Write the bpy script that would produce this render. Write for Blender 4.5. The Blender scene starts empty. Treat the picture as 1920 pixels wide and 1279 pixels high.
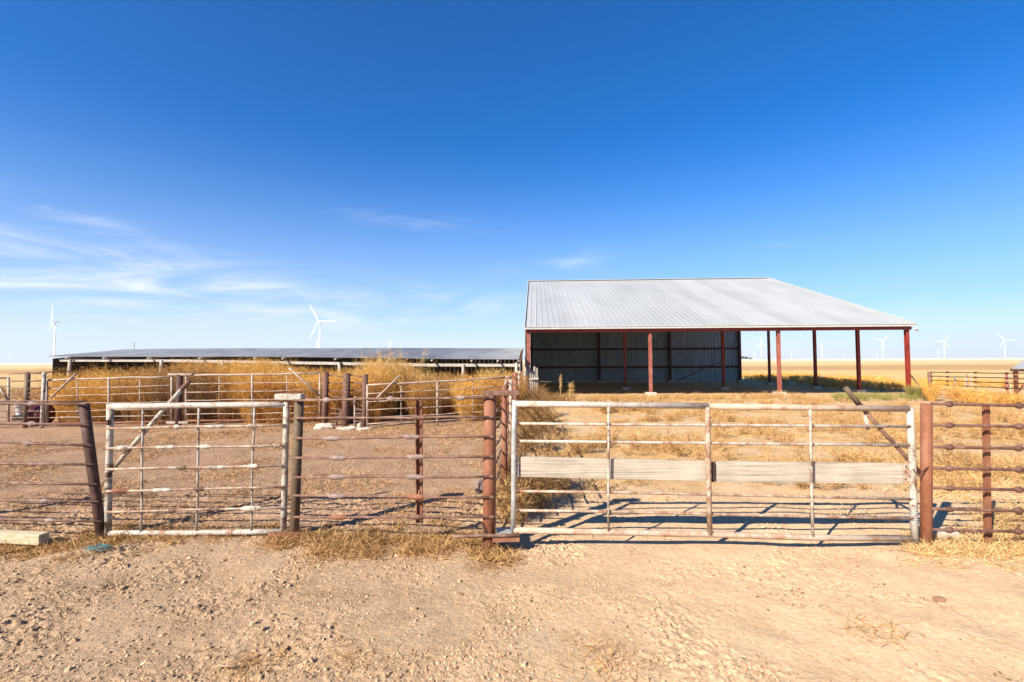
import bpy, math, random
import numpy as np
from mathutils import Vector, Matrix

R = math.radians
rng = random.Random(7)
C = bpy.context.scene.collection
SC = bpy.context.scene

# ---------------------------------------------------------------- camera
F_PX, CX, CY = 907.0, 960.0, 639.5
CAM = Vector((0, 0, 1.7))
PITCH = math.atan(36.0 / F_PX)
ROLL = -0.0052
_R = Vector((1, 0, 0)); _U = Vector((0, -math.sin(PITCH), math.cos(PITCH)))
_F = Vector((0, math.cos(PITCH), math.sin(PITCH)))
RX = _R * math.cos(ROLL) + _U * math.sin(ROLL)
UX = -_R * math.sin(ROLL) + _U * math.cos(ROLL)
cd = bpy.data.cameras.new('camera'); cam = bpy.data.objects.new('camera', cd); C.objects.link(cam)
cam.matrix_world = Matrix(((RX.x, UX.x, -_F.x, CAM.x), (RX.y, UX.y, -_F.y, CAM.y), (RX.z, UX.z, -_F.z, CAM.z), (0, 0, 0, 1)))
cd.sensor_width = 36; cd.lens = 36 * F_PX / 1920
cd.clip_start = 0.05; cd.clip_end = 20000
SC.camera = cam


def at(px, py, D):
    d = _F + RX * ((px - CX) / F_PX) + UX * ((CY - py) / F_PX)
    return CAM + d * (D / d.y)


def sstep(a, b, x):
    t = min(1, max(0, (x - a) / (b - a))); return t * t * (3 - 2 * t)


def gz(x, y):
    return -0.15 * sstep(14, 24, y) - 0.17 * sstep(24, 30, y) - 0.1 * sstep(32, 45, y)


def ground(px, D):
    """point on the ground under pixel column px at depth D"""
    p = at(px, 700, D); p.z = gz(p.x, p.y); return p


# ---------------------------------------------------------------- materials
class NT:
    def __init__(s, name):
        s.m = bpy.data.materials.new(name); s.m.use_nodes = True
        s.t = s.m.node_tree; s.n = s.t.nodes; s.b = s.n['Principled BSDF']

    def add(s, k, **kw):
        o = s.n.new(k)
        for a, v in kw.items(): setattr(o, a, v)
        return o

    def link(s, a, b): s.t.links.new(a, b)

    def pos(s, scale=(1, 1, 1)):
        tc = s.add('ShaderNodeTexCoord'); mp = s.add('ShaderNodeMapping'); mp.inputs['Scale'].default_value = scale
        s.link(tc.outputs['Object'], mp.inputs[0]); return mp.outputs[0]

    def noise(s, vec, scale, detail=4, rough=0.6, dist=0):
        o = s.add('ShaderNodeTexNoise'); o.inputs['Scale'].default_value = scale; o.inputs['Detail'].default_value = detail
        o.inputs['Roughness'].default_value = rough; o.inputs['Distortion'].default_value = dist
        if vec is not None: s.link(vec, o.inputs['Vector'])
        return o.outputs[0]

    def ramp(s, fac, stops, interp='LINEAR'):
        o = s.add('ShaderNodeValToRGB'); cr = o.color_ramp; cr.interpolation = interp
        while len(cr.elements) < len(stops): cr.elements.new(0.5)
        for e, (p, c) in zip(cr.elements, stops):
            e.position = p; e.color = (*c, 1) if len(c) == 3 else c
        s.link(fac, o.inputs[0]); return o.outputs[0]

    def mix(s, fac, a, b, blend='MIX'):
        o = s.add('ShaderNodeMix', data_type='RGBA', blend_type=blend)
        for v, i in ((fac, 0), (a, 6), (b, 7)):
            if isinstance(v, (int, float)): o.inputs[i].default_value = v
            elif isinstance(v, tuple): o.inputs[i].default_value = (*v, 1)
            else: s.link(v, o.inputs[i])
        return o.outputs[2]

    def math(s, op, a, b=0.5, c=0.0, clamp=False):
        o = s.add('ShaderNodeMath', operation=op, use_clamp=clamp)
        for v, i in ((a, 0), (b, 1), (c, 2)):
            if isinstance(v, (int, float)): o.inputs[i].default_value = v
            else: s.link(v, o.inputs[i])
        return o.outputs[0]

    def mrange(s, v, a, b, c=0.0, d=1.0, smooth=True):
        o = s.add('ShaderNodeMapRange', interpolation_type='SMOOTHSTEP' if smooth else 'LINEAR')
        s.link(v, o.inputs[0])
        for i, k in enumerate((a, b, c, d)): o.inputs[1 + i].default_value = k
        return o.outputs[0]

    def bump(s, h, strength=0.5, dist=0.01):
        o = s.add('ShaderNodeBump'); o.inputs['Strength'].default_value = strength; o.inputs['Distance'].default_value = dist
        s.link(h, o.inputs['Height']); s.link(o.outputs[0], s.b.inputs['Normal'])

    def out(s, col=None, rough=0.8, metal=0.0, spec=0.3):
        if col is not None:
            if isinstance(col, tuple): s.b.inputs['Base Color'].default_value = (*col, 1)
            else: s.link(col, s.b.inputs['Base Color'])
        if isinstance(rough, (int, float)): s.b.inputs['Roughness'].default_value = rough
        else: s.link(rough, s.b.inputs['Roughness'])
        s.b.inputs['Metallic'].default_value = metal
        s.b.inputs['Specular IOR Level'].default_value = spec
        return s.m


def m_rust(name, stops, scale=14, stretch=(1, 1, 1), rough=0.7, bump=0.25):
    t = NT(name); v = t.pos(stretch)
    n1 = t.noise(v, scale, 6, 0.65); n2 = t.noise(v, scale * 7, 3, 0.7)
    f = t.math('ADD', t.math('MULTIPLY', n1, 0.75), t.math('MULTIPLY', n2, 0.25))
    t.bump(n2, bump, 0.002)
    return t.out(t.ramp(f, stops), rough, 0.0, 0.35)


def m_paint(name, paint, rust, lo, hi, scale=9, stretch=(1, 1, 1)):
    t = NT(name); v = t.pos(stretch)
    n1 = t.noise(v, scale, 7, 0.7); n2 = t.noise(v, scale * 6, 4, 0.7)
    f = t.math('ADD', t.math('MULTIPLY', n1, 0.7), t.math('MULTIPLY', n2, 0.3))
    k = t.mrange(f, lo, hi)
    pc = t.mix(n2, paint, tuple(c * 0.72 for c in paint))
    rc = t.mix(n2, rust, tuple(min(1, c * 1.9) for c in rust))
    t.bump(f, 0.3, 0.003)
    return t.out(t.mix(k, pc, rc), 0.6, 0, 0.35)


def m_wood(name, c1, c2, grain_axis=0, scale=1.0, rough=0.9, along=1.3):
    t = NT(name); s = [22 * scale] * 3; s[grain_axis] = along
    v = t.pos(tuple(s)); n = t.noise(v, 1.6, 8, 0.72, 0.6)
    s2 = [60 * scale] * 3; s2[grain_axis] = along * .8
    n2 = t.noise(t.pos(tuple(s2)), 1.0, 4, 0.6)
    crack = t.mrange(n2, 0.63, 0.72)
    big = t.noise(t.pos((2, 2, 2)), 1.5, 3)
    col = t.ramp(t.math('ADD', t.math('MULTIPLY', n, 0.75), t.math('MULTIPLY', big, 0.25)), [(0.36, c2), (0.56, c1)])
    col = t.mix(t.math('MULTIPLY', crack, 0.75), col, tuple(c * 0.28 for c in c2))
    t.bump(t.math('SUBTRACT', n, crack), 0.4, 0.004)
    return t.out(col, rough, 0, 0.2)


def m_noise(name, c1, c2, scale=5, rough=0.8, spec=0.3, metal=0.0, stretch=(1, 1, 1), lo=0.35, hi=0.65, bump=0.0):
    t = NT(name); n = t.noise(t.pos(stretch), scale, 6, 0.65)
    if bump: t.bump(n, bump, 0.01)
    return t.out(t.ramp(n, [(lo, c1), (hi, c2)]), rough, metal, spec)


def m_island(name, stops, rough=0.9, trans=0.0):
    t = NT(name); g = t.add('ShaderNodeNewGeometry')
    big = t.noise(t.pos((1, 1, 1)), 0.9, 3)
    f = t.math('ADD', t.math('MULTIPLY', g.outputs['Random Per Island'], 0.6), t.math('MULTIPLY', big, 0.4))
    col = t.ramp(f, stops); t.out(col, rough, 0, 0.15)
    if trans:
        tr = t.add('ShaderNodeBsdfTranslucent'); t.link(col, tr.inputs[0])
        mx = t.add('ShaderNodeMixShader'); mx.inputs[0].default_value = trans
        t.link(t.b.outputs[0], mx.inputs[1]); t.link(tr.outputs[0], mx.inputs[2])
        t.link(mx.outputs[0], t.n['Material Output'].inputs[0])
    return t.m


M = {}
M['rust'] = m_rust('rusted_steel', [(0.30, (0.035, 0.016, 0.011)), (0.48, (0.105, 0.048, 0.032)), (0.68, (0.21, 0.115, 0.085))])
M['rust_dark'] = m_rust('dark_rusted_steel', [(0.3, (0.022, 0.011, 0.008)), (0.5, (0.06, 0.026, 0.018)), (0.7, (0.13, 0.06, 0.04))])
M['rust_red'] = m_rust('red_rusted_pipe', [(0.28, (0.055, 0.020, 0.011)), (0.45, (0.19, 0.065, 0.030)), (0.58, (0.24, 0.10, 0.053)), (0.72, (0.38, 0.225, 0.15))], 6, (1, 1, 0.5))
M['rust_grey'] = m_rust('greyed_rusty_rod', [(0.3, (0.045, 0.022, 0.015)), (0.5, (0.155, 0.078, 0.05)), (0.7, (0.31, 0.19, 0.14))])
M['rod_end'] = m_rust('worn_rod_coupling', [(0.3, (0.09, 0.055, 0.045)), (0.5, (0.20, 0.135, 0.115)), (0.7, (0.36, 0.275, 0.24))], 20)
M['olive_pipe'] = m_rust('olive_stained_pipe', [(0.3, (0.04, 0.025, 0.015)), (0.5, (0.115, 0.075, 0.042)), (0.7, (0.26, 0.165, 0.10))], 5, (1, 1, .4))
M['white_pipe'] = m_paint('flaking_white_paint', (0.47, 0.42, 0.34), (0.085, 0.038, 0.021), 0.44, 0.62)
M['white_more'] = m_paint('worn_white_paint', (0.49, 0.44, 0.37), (0.15, 0.068, 0.034), 0.43, 0.66)
M['white_rusty'] = m_paint('mostly_rusted_white_paint', (0.50, 0.41, 0.31), (0.14, 0.065, 0.034), 0.37, 0.62, 7)
M['far_white'] = m_paint('far_white_paint', (0.44, 0.37, 0.29), (0.13, 0.06, 0.034), 0.40, 0.66, 4)
M['tan_rust'] = m_paint('tan_rusted_paint', (0.48, 0.38, 0.28), (0.20, 0.095, 0.048), 0.42, 0.66, 6)
M['galv'] = m_noise('galvanised_pipe', (0.28, 0.27, 0.25), (0.47, 0.46, 0.44), 12, 0.42, 0.5, 0.25)
M['board'] = m_wood('bleached_board', (0.45, 0.375, 0.295), (0.19, 0.17, 0.12), 0, 2.0, 0.9, 0.9)
M['red_shaded'] = m_rust('shaded_red_steel', [(0.3, (0.035, 0.008, 0.006)), (0.6, (0.085, 0.016, 0.011))], 4, (1, 1, .5), 0.6)  # darker copy of the red steel; barn interior shade put into the colour
M['beam_wood'] = m_wood('bleached_timber', (0.50, 0.41, 0.27), (0.25, 0.19, 0.11), 0)
M['grey_wood'] = m_wood('grey_weathered_wood', (0.46, 0.42, 0.36), (0.22, 0.19, 0.16), 0)
M['post_wood'] = m_wood('grey_weathered_post', (0.40, 0.35, 0.29), (0.18, 0.15, 0.12), 2)
M['shaded_wood'] = m_wood('shade_darkened_boards', (0.075, 0.06, 0.045), (0.03, 0.024, 0.02), 2)  # boards coloured near black to paint in the shade under the shed roof
M['roof'] = m_noise('pale_metal_roof', (0.305, 0.31, 0.305), (0.36, 0.365, 0.36), 0.7, 0.55, 0.35, 0.0, (1, 0.3, 1))
M['trim'] = m_noise('pale_metal_trim', (0.36, 0.36, 0.34), (0.43, 0.43, 0.41), 3, 0.5, 0.4, 0.0)
M['shed_roof'] = m_noise('dull_corrugated_iron', (0.25, 0.25, 0.25), (0.39, 0.385, 0.38), 0.8, 0.6, 0.3, 0.0, (1, 0.5, 1))
M['wall'] = m_noise('blue_grey_cladding', (0.18, 0.225, 0.24), (0.29, 0.345, 0.36), 1.5, 0.55, 0.4, 0.1, (2, 2, 0.4))
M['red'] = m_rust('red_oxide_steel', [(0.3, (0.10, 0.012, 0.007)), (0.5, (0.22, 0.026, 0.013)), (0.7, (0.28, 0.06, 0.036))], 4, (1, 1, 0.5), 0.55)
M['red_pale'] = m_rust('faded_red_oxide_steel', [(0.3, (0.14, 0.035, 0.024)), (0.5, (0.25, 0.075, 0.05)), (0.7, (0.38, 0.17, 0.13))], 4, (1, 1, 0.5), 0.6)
M['concrete'] = m_noise('pale_concrete', (0.38, 0.33, 0.27), (0.52, 0.46, 0.39), 9, 0.9, 0.2, bump=0.4)
M['rock'] = m_noise('pale_limestone', (0.34, 0.28, 0.21), (0.52, 0.45, 0.36), 7, 0.95, 0.15, bump=0.8)
M['brownrock'] = m_noise('brown_clod', (0.16, 0.085, 0.05), (0.32, 0.19, 0.12), 20, 0.95, 0.1, bump=0.6)
M['white_plastic'] = m_noise('white_plastic', (0.50, 0.49, 0.47), (0.60, 0.59, 0.57), 6, 0.5, 0.4)
M['dark_red'] = m_noise('dark_red_paint', (0.03, 0.006, 0.008), (0.13, 0.012, 0.02), 6, 0.6)
M['black'] = m_noise('black_rubber', (0.012, 0.011, 0.012), (0.03, 0.027, 0.026), 8, 0.8)
M['turbine'] = m_noise('white_turbine_paint', (0.78, 0.78, 0.78), (0.84, 0.84, 0.84), 0.1, 0.5)
M['teal'] = m_noise('teal_twine', (0.05, 0.15, 0.16), (0.13, 0.26, 0.27), 20, 0.8)
M['straw'] = m_island('dry_straw', [(0.12, (0.24, 0.115, 0.040)), (0.45, (0.46, 0.265, 0.095)), (0.7, (0.60, 0.37, 0.15)), (0.9, (0.72, 0.50, 0.24))], trans=0.15)
M['straw_pale'] = m_island('pale_straw', [(0.1, (0.30, 0.16, 0.05)), (0.4, (0.55, 0.345, 0.135)), (0.85, (0.74, 0.53, 0.26))], trans=0.15)
M['weed'] = m_island('rusty_dry_weed', [(0.1, (0.22, 0.075, 0.017)), (0.4, (0.46, 0.19, 0.035)), (0.65, (0.60, 0.28, 0.06)), (0.9, (0.74, 0.44, 0.14))], trans=0.15)
M['weed_gold'] = m_island('golden_dry_weed', [(0.1, (0.44, 0.20, 0.035)), (0.5, (0.68, 0.37, 0.08)), (0.9, (0.80, 0.54, 0.19))], trans=0.18)
M['weed_brown'] = m_island('brown_dry_weed', [(0.1, (0.12, 0.055, 0.022)), (0.5, (0.30, 0.16, 0.06)), (0.9, (0.48, 0.29, 0.12))], trans=0.15)
M['heap'] = m_island('pale_golden_weed', [(0.1, (0.42, 0.22, 0.05)), (0.5, (0.72, 0.46, 0.15)), (0.9, (0.84, 0.64, 0.32))], trans=0.3)
M['litter'] = m_island('brown_straw_litter', [(0.1, (0.20, 0.10, 0.04)), (0.5, (0.42, 0.235, 0.10)), (0.9, (0.60, 0.39, 0.185))], trans=0.1)
M['green'] = m_island('faded_green_weed', [(0.1, (0.14, 0.13, 0.03)), (0.5, (0.30, 0.28, 0.08)), (0.9, (0.48, 0.42, 0.16))], trans=0.3)
M['leaf'] = m_island('dark_leaves', [(0.1, (0.03, 0.045, 0.025)), (0.9, (0.07, 0.09, 0.045))])
M['clod'] = m_island('dirt_clod', [(0.1, (0.23, 0.142, 0.078)), (0.5, (0.40, 0.26, 0.148)), (0.9, (0.53, 0.365, 0.218))])
M['dung'] = m_island('dry_dung', [(0.1, (0.11, 0.066, 0.034)), (0.6, (0.25, 0.155, 0.083)), (0.9, (0.38, 0.245, 0.14))])
M['stick'] = m_wood('bleached_stick', (0.46, 0.32, 0.19), (0.24, 0.15, 0.08), 0)


def m_ground():
    t = NT('ground_soil'); g = t.add('ShaderNodeNewGeometry'); p = g.outputs['Position']
    sp = t.add('ShaderNodeSeparateXYZ'); t.link(p, sp.inputs[0]); X, Y = sp.outputs[0], sp.outputs[1]
    def nz(scale, detail=5, rough=0.6, dist=0, stretch=None):
        v = p
        if stretch:
            mp = t.add('ShaderNodeMapping'); mp.inputs['Scale'].default_value = stretch; t.link(p, mp.inputs[0]); v = mp.outputs[0]
        return t.noise(v, scale, detail, rough, dist)
    big = nz(0.55, 4); mid = nz(2.6, 6, 0.65); fine = nz(26, 6, 0.7); grit = nz(120, 3, 0.7)
    X2 = t.math('ADD', X, t.math('MULTIPLY_ADD', big, 3.0, -1.5))
    # foreground: packed sand, browner and trampled at left; vignette falloff painted in too
    sand = t.ramp(mid, [(0.3, (0.57, 0.385, 0.22)), (0.7, (0.69, 0.485, 0.295))])
    brown = t.ramp(mid, [(0.3, (0.44, 0.285, 0.168)), (0.7, (0.58, 0.395, 0.245))])
    k = t.mrange(X2, -2.2, 1.6)
    col = t.mix(k, brown, sand)
    # straw litter
    lit = nz(9, 7, 0.75, 0.8, (1, 2.2, 1)); lk = t.mrange(lit, 0.56, 0.66)
    lk = t.math('MULTIPLY', lk, 0.55)
    straw = t.ramp(fine, [(0.3, (0.40, 0.25, 0.10)), (0.7, (0.66, 0.47, 0.24))])
    col = t.mix(t.math('MULTIPLY', lk, 0.5), col, straw)
    hk = t.math('MULTIPLY', t.mrange(nz(1.7, 7, 0.75, 0.5), 0.50, 0.66), t.mrange(X2, 1.2, -1.5))
    col = t.mix(t.math('MULTIPLY', hk, 0.6), col, (0.26, 0.16, 0.085))
    dk = t.math('MULTIPLY', t.mrange(nz(13, 6, 0.8, 0.7, (1, 1.6, 1)), 0.57, 0.70), t.mrange(X2, 2.5, -1.5, 0.05, 1.0))
    col = t.mix(t.math('MULTIPLY', dk, t.mrange(Y, 26, 16, 0.0, 0.5)), col, (0.17, 0.10, 0.052))
    # stock yard with dry grass
    yard = t.math('MULTIPLY', t.mrange(Y, 5.2, 7.5), t.mrange(X, -0.4, 0.4))
    yk = t.math('MULTIPLY', yard, t.mrange(nz(1.1, 6, 0.7, 0.4, (0.8, 1.2, 1)), 0.42, 0.58))
    yst = t.ramp(fine, [(0.3, (0.47, 0.26, 0.075)), (0.7, (0.68, 0.43, 0.165))])
    col = t.mix(t.math('MULTIPLY', yk, 0.85), col, yst)
    # dark manure and litter specks in the pen
    pen = t.math('MULTIPLY', t.mrange(Y, 4.6, 5.4), t.mrange(X, -0.2, -0.8))
    pk = t.math('MULTIPLY', pen, t.mrange(nz(5, 7, 0.75, 0.6, (1, 2, 1)), 0.50, 0.64))
    col = t.mix(t.math('MULTIPLY', pen, 0.55), col, t.ramp(mid, [(0.3, (0.47, 0.265, 0.155)), (0.7, (0.62, 0.375, 0.225))]))
    col = t.mix(t.math('MULTIPLY', pk, 0.38), col, (0.24, 0.13, 0.07))
    # open fields
    fld = t.mrange(Y, 27, 34)
    band = t.math('ADD', Y, t.math('MULTIPLY_ADD', nz(0.012, 3, 0.5, 0, (1, 4, 1)), 60, -30))
    fst = t.ramp(nz(0.4, 6, 0.7, 0, (0.3, 1.2, 1)), [(0.3, (0.50, 0.30, 0.10)), (0.5, (0.66, 0.45, 0.19)), (0.7, (0.74, 0.55, 0.27))])
    col = t.mix(fld, col, fst)
    b1 = t.math('MULTIPLY', t.mrange(band, 78, 96), t.mrange(band, 158, 128))
    col = t.mix(t.math('MULTIPLY', b1, 0.8), col, (0.46, 0.27, 0.115))
    b2 = t.mrange(band, 165, 240)
    col = t.mix(b2, col, (0.74, 0.51, 0.25))
    b3 = t.mrange(band, 420, 520)
    col = t.mix(b3, col, (0.88, 0.74, 0.50))
    # grain, deepened so the colour also carries the shade in small pits
    col = t.mix(0.42, col, t.ramp(fine, [(0.32, (0.50, 0.45, 0.40)), (0.62, (1.06, 1.06, 1.05))]), 'MULTIPLY')
    col = t.mix(0.22, col, t.ramp(grit, [(0.35, (0.5, 0.45, 0.4)), (0.65, (1, 1, 1))]), 'MULTIPLY')
    h = t.math('ADD', t.math('MULTIPLY', fine, 0.8), t.math('MULTIPLY', grit, 0.25))
    h = t.math('ADD', h, t.math('MULTIPLY', lit, t.mrange(Y, 5.0, 7.0, 0.0, 2.2)))
    h = t.math('MULTIPLY', h, t.mrange(X2, -1.0, 2.2, 1.0, 0.4))
    t.bump(h, 1.0, 0.03)
    return t.out(col, 0.95, 0, 0.1)


M['ground'] = m_ground()


# ---------------------------------------------------------------- mesh builder
class MB:
    def __init__(s): s.v = []; s.f = []; s.s = []

    def tube(s, pts, r, n=10, cap=True):
        pts = [Vector(p) for p in pts]; m = len(pts)
        rs = list(r) if isinstance(r, (list, tuple)) else [r] * m
        b = len(s.v); d0 = (pts[1] - pts[0]).normalized()
        up = Vector((0, 0, 1)) if abs(d0.z) < 0.9 else Vector((1, 0, 0))
        for i, p in enumerate(pts):
            d = (pts[min(i + 1, m - 1)] - pts[max(i - 1, 0)])
            if d.length < 1e-9: d = d0
            d.normalize(); a = d.cross(up)
            a = a.normalized() if a.length > 1e-6 else Vector((1, 0, 0)); c = a.cross(d)
            for k in range(n):
                q = 2 * math.pi * k / n; s.v.append(p + (a * math.cos(q) + c * math.sin(q)) * rs[i])
        for i in range(m - 1):
            for k in range(n):
                k2 = (k + 1) % n
                s.f.append((b + i * n + k, b + i * n + k2, b + (i + 1) * n + k2, b + (i + 1) * n + k)); s.s.append(True)
        if cap:
            s.f.append(tuple(b + k for k in range(n))[::-1]); s.s.append(False)
            s.f.append(tuple(b + (m - 1) * n + k for k in range(n))); s.s.append(False)
        return s

    def beam(s, p0, p1, w, h, up=(0, 0, 1), tw=None):
        p0, p1 = Vector(p0), Vector(p1); d = (p1 - p0).normalized(); up = Vector(up)
        a = d.cross(up)
        if a.length < 1e-6: a = d.cross(Vector((1, 0, 0)))
        a.normalize(); c = a.cross(d); b = len(s.v)
        for p in (p0, p1):
            for x, y in ((-1, -1), (1, -1), (1, 1), (-1, 1)): s.v.append(p + a * (x * w / 2) + c * (y * h / 2))
        for q in ((0, 1, 2, 3), (7, 6, 5, 4), (0, 4, 5, 1), (1, 5, 6, 2), (2, 6, 7, 3), (3, 7, 4, 0)):
            s.f.append(tuple(b + k for k in q)); s.s.append(False)
        return s

    def box(s, c, sx, sy, sz, rz=0):
        c = Vector(c); d = Vector((math.cos(rz), math.sin(rz), 0)) * (sx / 2)
        return s.beam(c - d, c + d, sy, sz)

    def lathe(s, p0, p1, prof, n=10, flat=(1, 1)):
        p0, p1 = Vector(p0), Vector(p1); d = (p1 - p0); L = d.length; d.normalize()
        up = Vector((0, 0, 1)) if abs(d.z) < 0.9 else Vector((0, 1, 0))
        a = d.cross(up).normalized(); c = a.cross(d); b = len(s.v)
        for t, r in prof:
            for k in range(n):
                q = 2 * math.pi * k / n
                s.v.append(p0 + d * (L * t) + a * (math.cos(q) * r * flat[0]) + c * (math.sin(q) * r * flat[1]))
        for i in range(len(prof) - 1):
            for k in range(n):
                k2 = (k + 1) % n
                s.f.append((b + i * n + k, b + i * n + k2, b + (i + 1) * n + k2, b + (i + 1) * n + k)); s.s.append(True)
        s.f.append(tuple(b + k for k in range(n))[::-1]); s.s.append(True)
        s.f.append(tuple(b + (len(prof) - 1) * n + k for k in range(n))); s.s.append(True)
        return s

    def lump(s, c, rad, seed=0, rough=0.25, rings=9, seg=14):
        rr = random.Random(seed); c = Vector(c); b = len(s.v)
        ph = [(Vector((rr.uniform(-3, 3), rr.uniform(-3, 3), rr.uniform(-3, 3))), rr.uniform(0, 6), rr.uniform(.4, 1)) for _ in range(7)]
        def dis(d): return 1 + rough * sum(w * math.sin(k.dot(d) * 1.4 + o) for k, o, w in ph) / 3 + rr.uniform(-.04, .04)
        for i in range(1, rings):
            th = math.pi * i / rings
            for k in range(seg):
                q = 2 * math.pi * k / seg; d = Vector((math.sin(th) * math.cos(q), math.sin(th) * math.sin(q), math.cos(th)))
                e = dis(d); s.v.append(c + Vector((d.x * rad[0], d.y * rad[1], d.z * rad[2])) * e)
        for i in range(rings - 2):
            for k in range(seg):
                k2 = (k + 1) % seg
                s.f.append((b + i * seg + k, b + (i + 1) * seg + k, b + (i + 1) * seg + k2, b + i * seg + k2)); s.s.append(False)
        s.f.append(tuple(b + k for k in range(seg))); s.s.append(False)
        s.f.append(tuple(b + (rings - 2) * seg + k for k in range(seg))[::-1]); s.s.append(False)
        return s

    def build(s, name, mat, parent=None, bevel=0.0, label=None):
        me = bpy.data.meshes.new(name)
        off = parent_origin(parent) if parent else Vector((0, 0, 0))
        me.from_pydata([tuple(v - off) for v in s.v], [], s.f)
        me.polygons.foreach_set('use_smooth', s.s); me.update()
        me.materials.append(mat)
        o = bpy.data.objects.new(name, me); C.objects.link(o)
        if parent: o.parent = parent
        if bevel:
            b = o.modifiers.new('bevel', 'BEVEL'); b.width = bevel; b.segments = 2; b.limit_method = 'ANGLE'
        if label: o['label'] = label
        return o


def parent_origin(o):
    p = Vector((0, 0, 0))
    while o is not None: p = p + Vector(o.location); o = o.parent
    return p


def thing(name, label, cat, loc=(0, 0, 0), group=None):
    o = bpy.data.objects.new(name, None); C.objects.link(o); o.location = loc; o.empty_display_size = 0.2
    o['label'] = label; o['category'] = cat
    if group: o['group'] = group
    return o


def tag(o, label=None, cat=None, group=None, kind=None):
    if label: o['label'] = label
    if cat: o['category'] = cat
    if group: o['group'] = group
    if kind: o['kind'] = kind
    return o


def setorigin(o, p):
    """move a top-level mesh's origin to p, keeping its geometry in place"""
    p = Vector(p); o.data.transform(Matrix.Translation(-p)); o.location = p; return o


def wob(p0, p1, k=4, amp=0.006, rr=rng):
    p0, p1 = Vector(p0), Vector(p1); out = []
    for i in range(k + 1):
        t = i / k; p = p0.lerp(p1, t)
        if 0 < i < k: p = p + Vector((rr.uniform(-1, 1), rr.uniform(-1, 1), rr.uniform(-1, 1))) * amp
        out.append(p)
    return out


def fast(name, V, T, mat, smooth=False):
    """triangle mesh from numpy arrays"""
    me = bpy.data.meshes.new(name); V = np.asarray(V, np.float32); T = np.asarray(T, np.int32)
    me.vertices.add(len(V)); me.vertices.foreach_set('co', V.ravel())
    k = T.shape[1]; me.loops.add(T.size); me.loops.foreach_set('vertex_index', T.ravel())
    me.polygons.add(len(T)); me.polygons.foreach_set('loop_start', np.arange(0, T.size, k, dtype=np.int32))
    me.polygons.foreach_set('use_smooth', np.full(len(T), smooth, bool))
    me.update(calc_edges=True); me.validate(); me.materials.append(mat)
    o = bpy.data.objects.new(name, me); C.objects.link(o); return o


NR = np.random.RandomState(11)


def unit(a): return a / np.maximum(np.linalg.norm(a, axis=1, keepdims=True), 1e-9)


def blades(base, dirv, length, width, bend):
    """curved slender blades, three triangles each; base(N,3) dirv(N,3) length(N) width(N) bend(N,3)"""
    base = np.asarray(base); N = len(base); dirv = unit(np.asarray(dirv)); L = np.asarray(length)[:, None]; W = np.asarray(width)[:, None] / 2
    side = unit(np.cross(dirv, unit(NR.randn(N, 3))))
    mid = base + dirv * L * 0.5 + bend * L * 0.25; tip = base + dirv * L + bend * L
    V = np.stack([base - side * W, base + side * W, mid - side * W * 0.8, mid + side * W * 0.8, tip], 1).reshape(-1, 3)
    i = (np.arange(N) * 5)[:, None]
    T = np.concatenate([i + [0, 1, 3], i + [0, 3, 2], i + [2, 3, 4]], 1).reshape(-1, 3)
    return V, T


def joinm(parts):
    Vs, Ts, o = [], [], 0
    for V, T in parts: Vs.append(V); Ts.append(T + o); o += len(V)
    return np.concatenate(Vs), np.concatenate(Ts)


def gzn(x, y):
    def ss(a, b): t = np.clip((y - a) / (b - a), 0, 1); return t * t * (3 - 2 * t)
    return -0.15 * ss(14, 24) - 0.17 * ss(24, 30) - 0.1 * ss(32, 45)


def bushy(centers, H, Rr, nst, ntw, tw_len=0.12, tw_w=0.005, st_w=0.008, up=0.8, droop=0.0):
    """many-stemmed dry plants: stems fan up from each centre and carry twigs all along"""
    centers = np.asarray(centers, float); P = len(centers); H = np.broadcast_to(np.asarray(H, float), (P,)); Rr = np.broadcast_to(np.asarray(Rr, float), (P,))
    c = np.repeat(centers, nst, 0); h = np.repeat(H, nst) * NR.uniform(0.68, 1.05, P * nst); r = np.repeat(Rr, nst)
    a = NR.uniform(0, 2 * np.pi, len(c)); q = np.sqrt(NR.uniform(0, 1, len(c))) * r
    top = np.stack([np.cos(a) * q, np.sin(a) * q, h], 1)
    b0 = c + np.stack([np.cos(a) * q * .2, np.sin(a) * q * .2, np.zeros(len(c))], 1)
    d = top - (b0 - c); L = np.linalg.norm(d, axis=1)
    out_ = np.stack([np.cos(a), np.sin(a), np.zeros(len(c))], 1) * 0.12 + NR.randn(len(c), 3) * 0.05
    parts = [blades(b0, d, L, np.full(len(c), st_w), out_ * 0)]
    n = len(c) * ntw
    t = NR.uniform(0.12, 1.0, n) ** 0.8
    idx = np.repeat(np.arange(len(c)), ntw)
    base = b0[idx] + d[idx] * t[:, None]
    tdir = NR.randn(n, 3) * 0.75 + unit(d)[idx] * up + np.array([0, 0, -droop])
    parts.append(blades(base, tdir, tw_len * NR.uniform(0.5, 1.5, n) * (1.15 - 0.5 * t), tw_w * NR.uniform(0.6, 1.4, n), NR.randn(n, 3) * 0.25))
    return joinm(parts)


def tufts(pts, n, L, spread=0.05, W=0.004, up=0.9, flat=0.6):
    pts = np.asarray(pts, float); P = len(pts); b = np.repeat(pts, n, 0); N = len(b)
    b = b + np.stack([NR.randn(N) * spread, NR.randn(N) * spread, np.zeros(N)], 1)
    d = np.stack([NR.randn(N) * flat, NR.randn(N) * flat, np.abs(NR.randn(N)) * 0.5 + up * 0.5], 1)
    return blades(b, d, L * NR.uniform(0.4, 1.4, N), W * NR.uniform(0.6, 1.4, N), NR.randn(N, 3) * 0.3 + np.array([0, 0, -0.25]))


# numpy value noise
_perm = NR.rand(512, 512)


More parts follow.
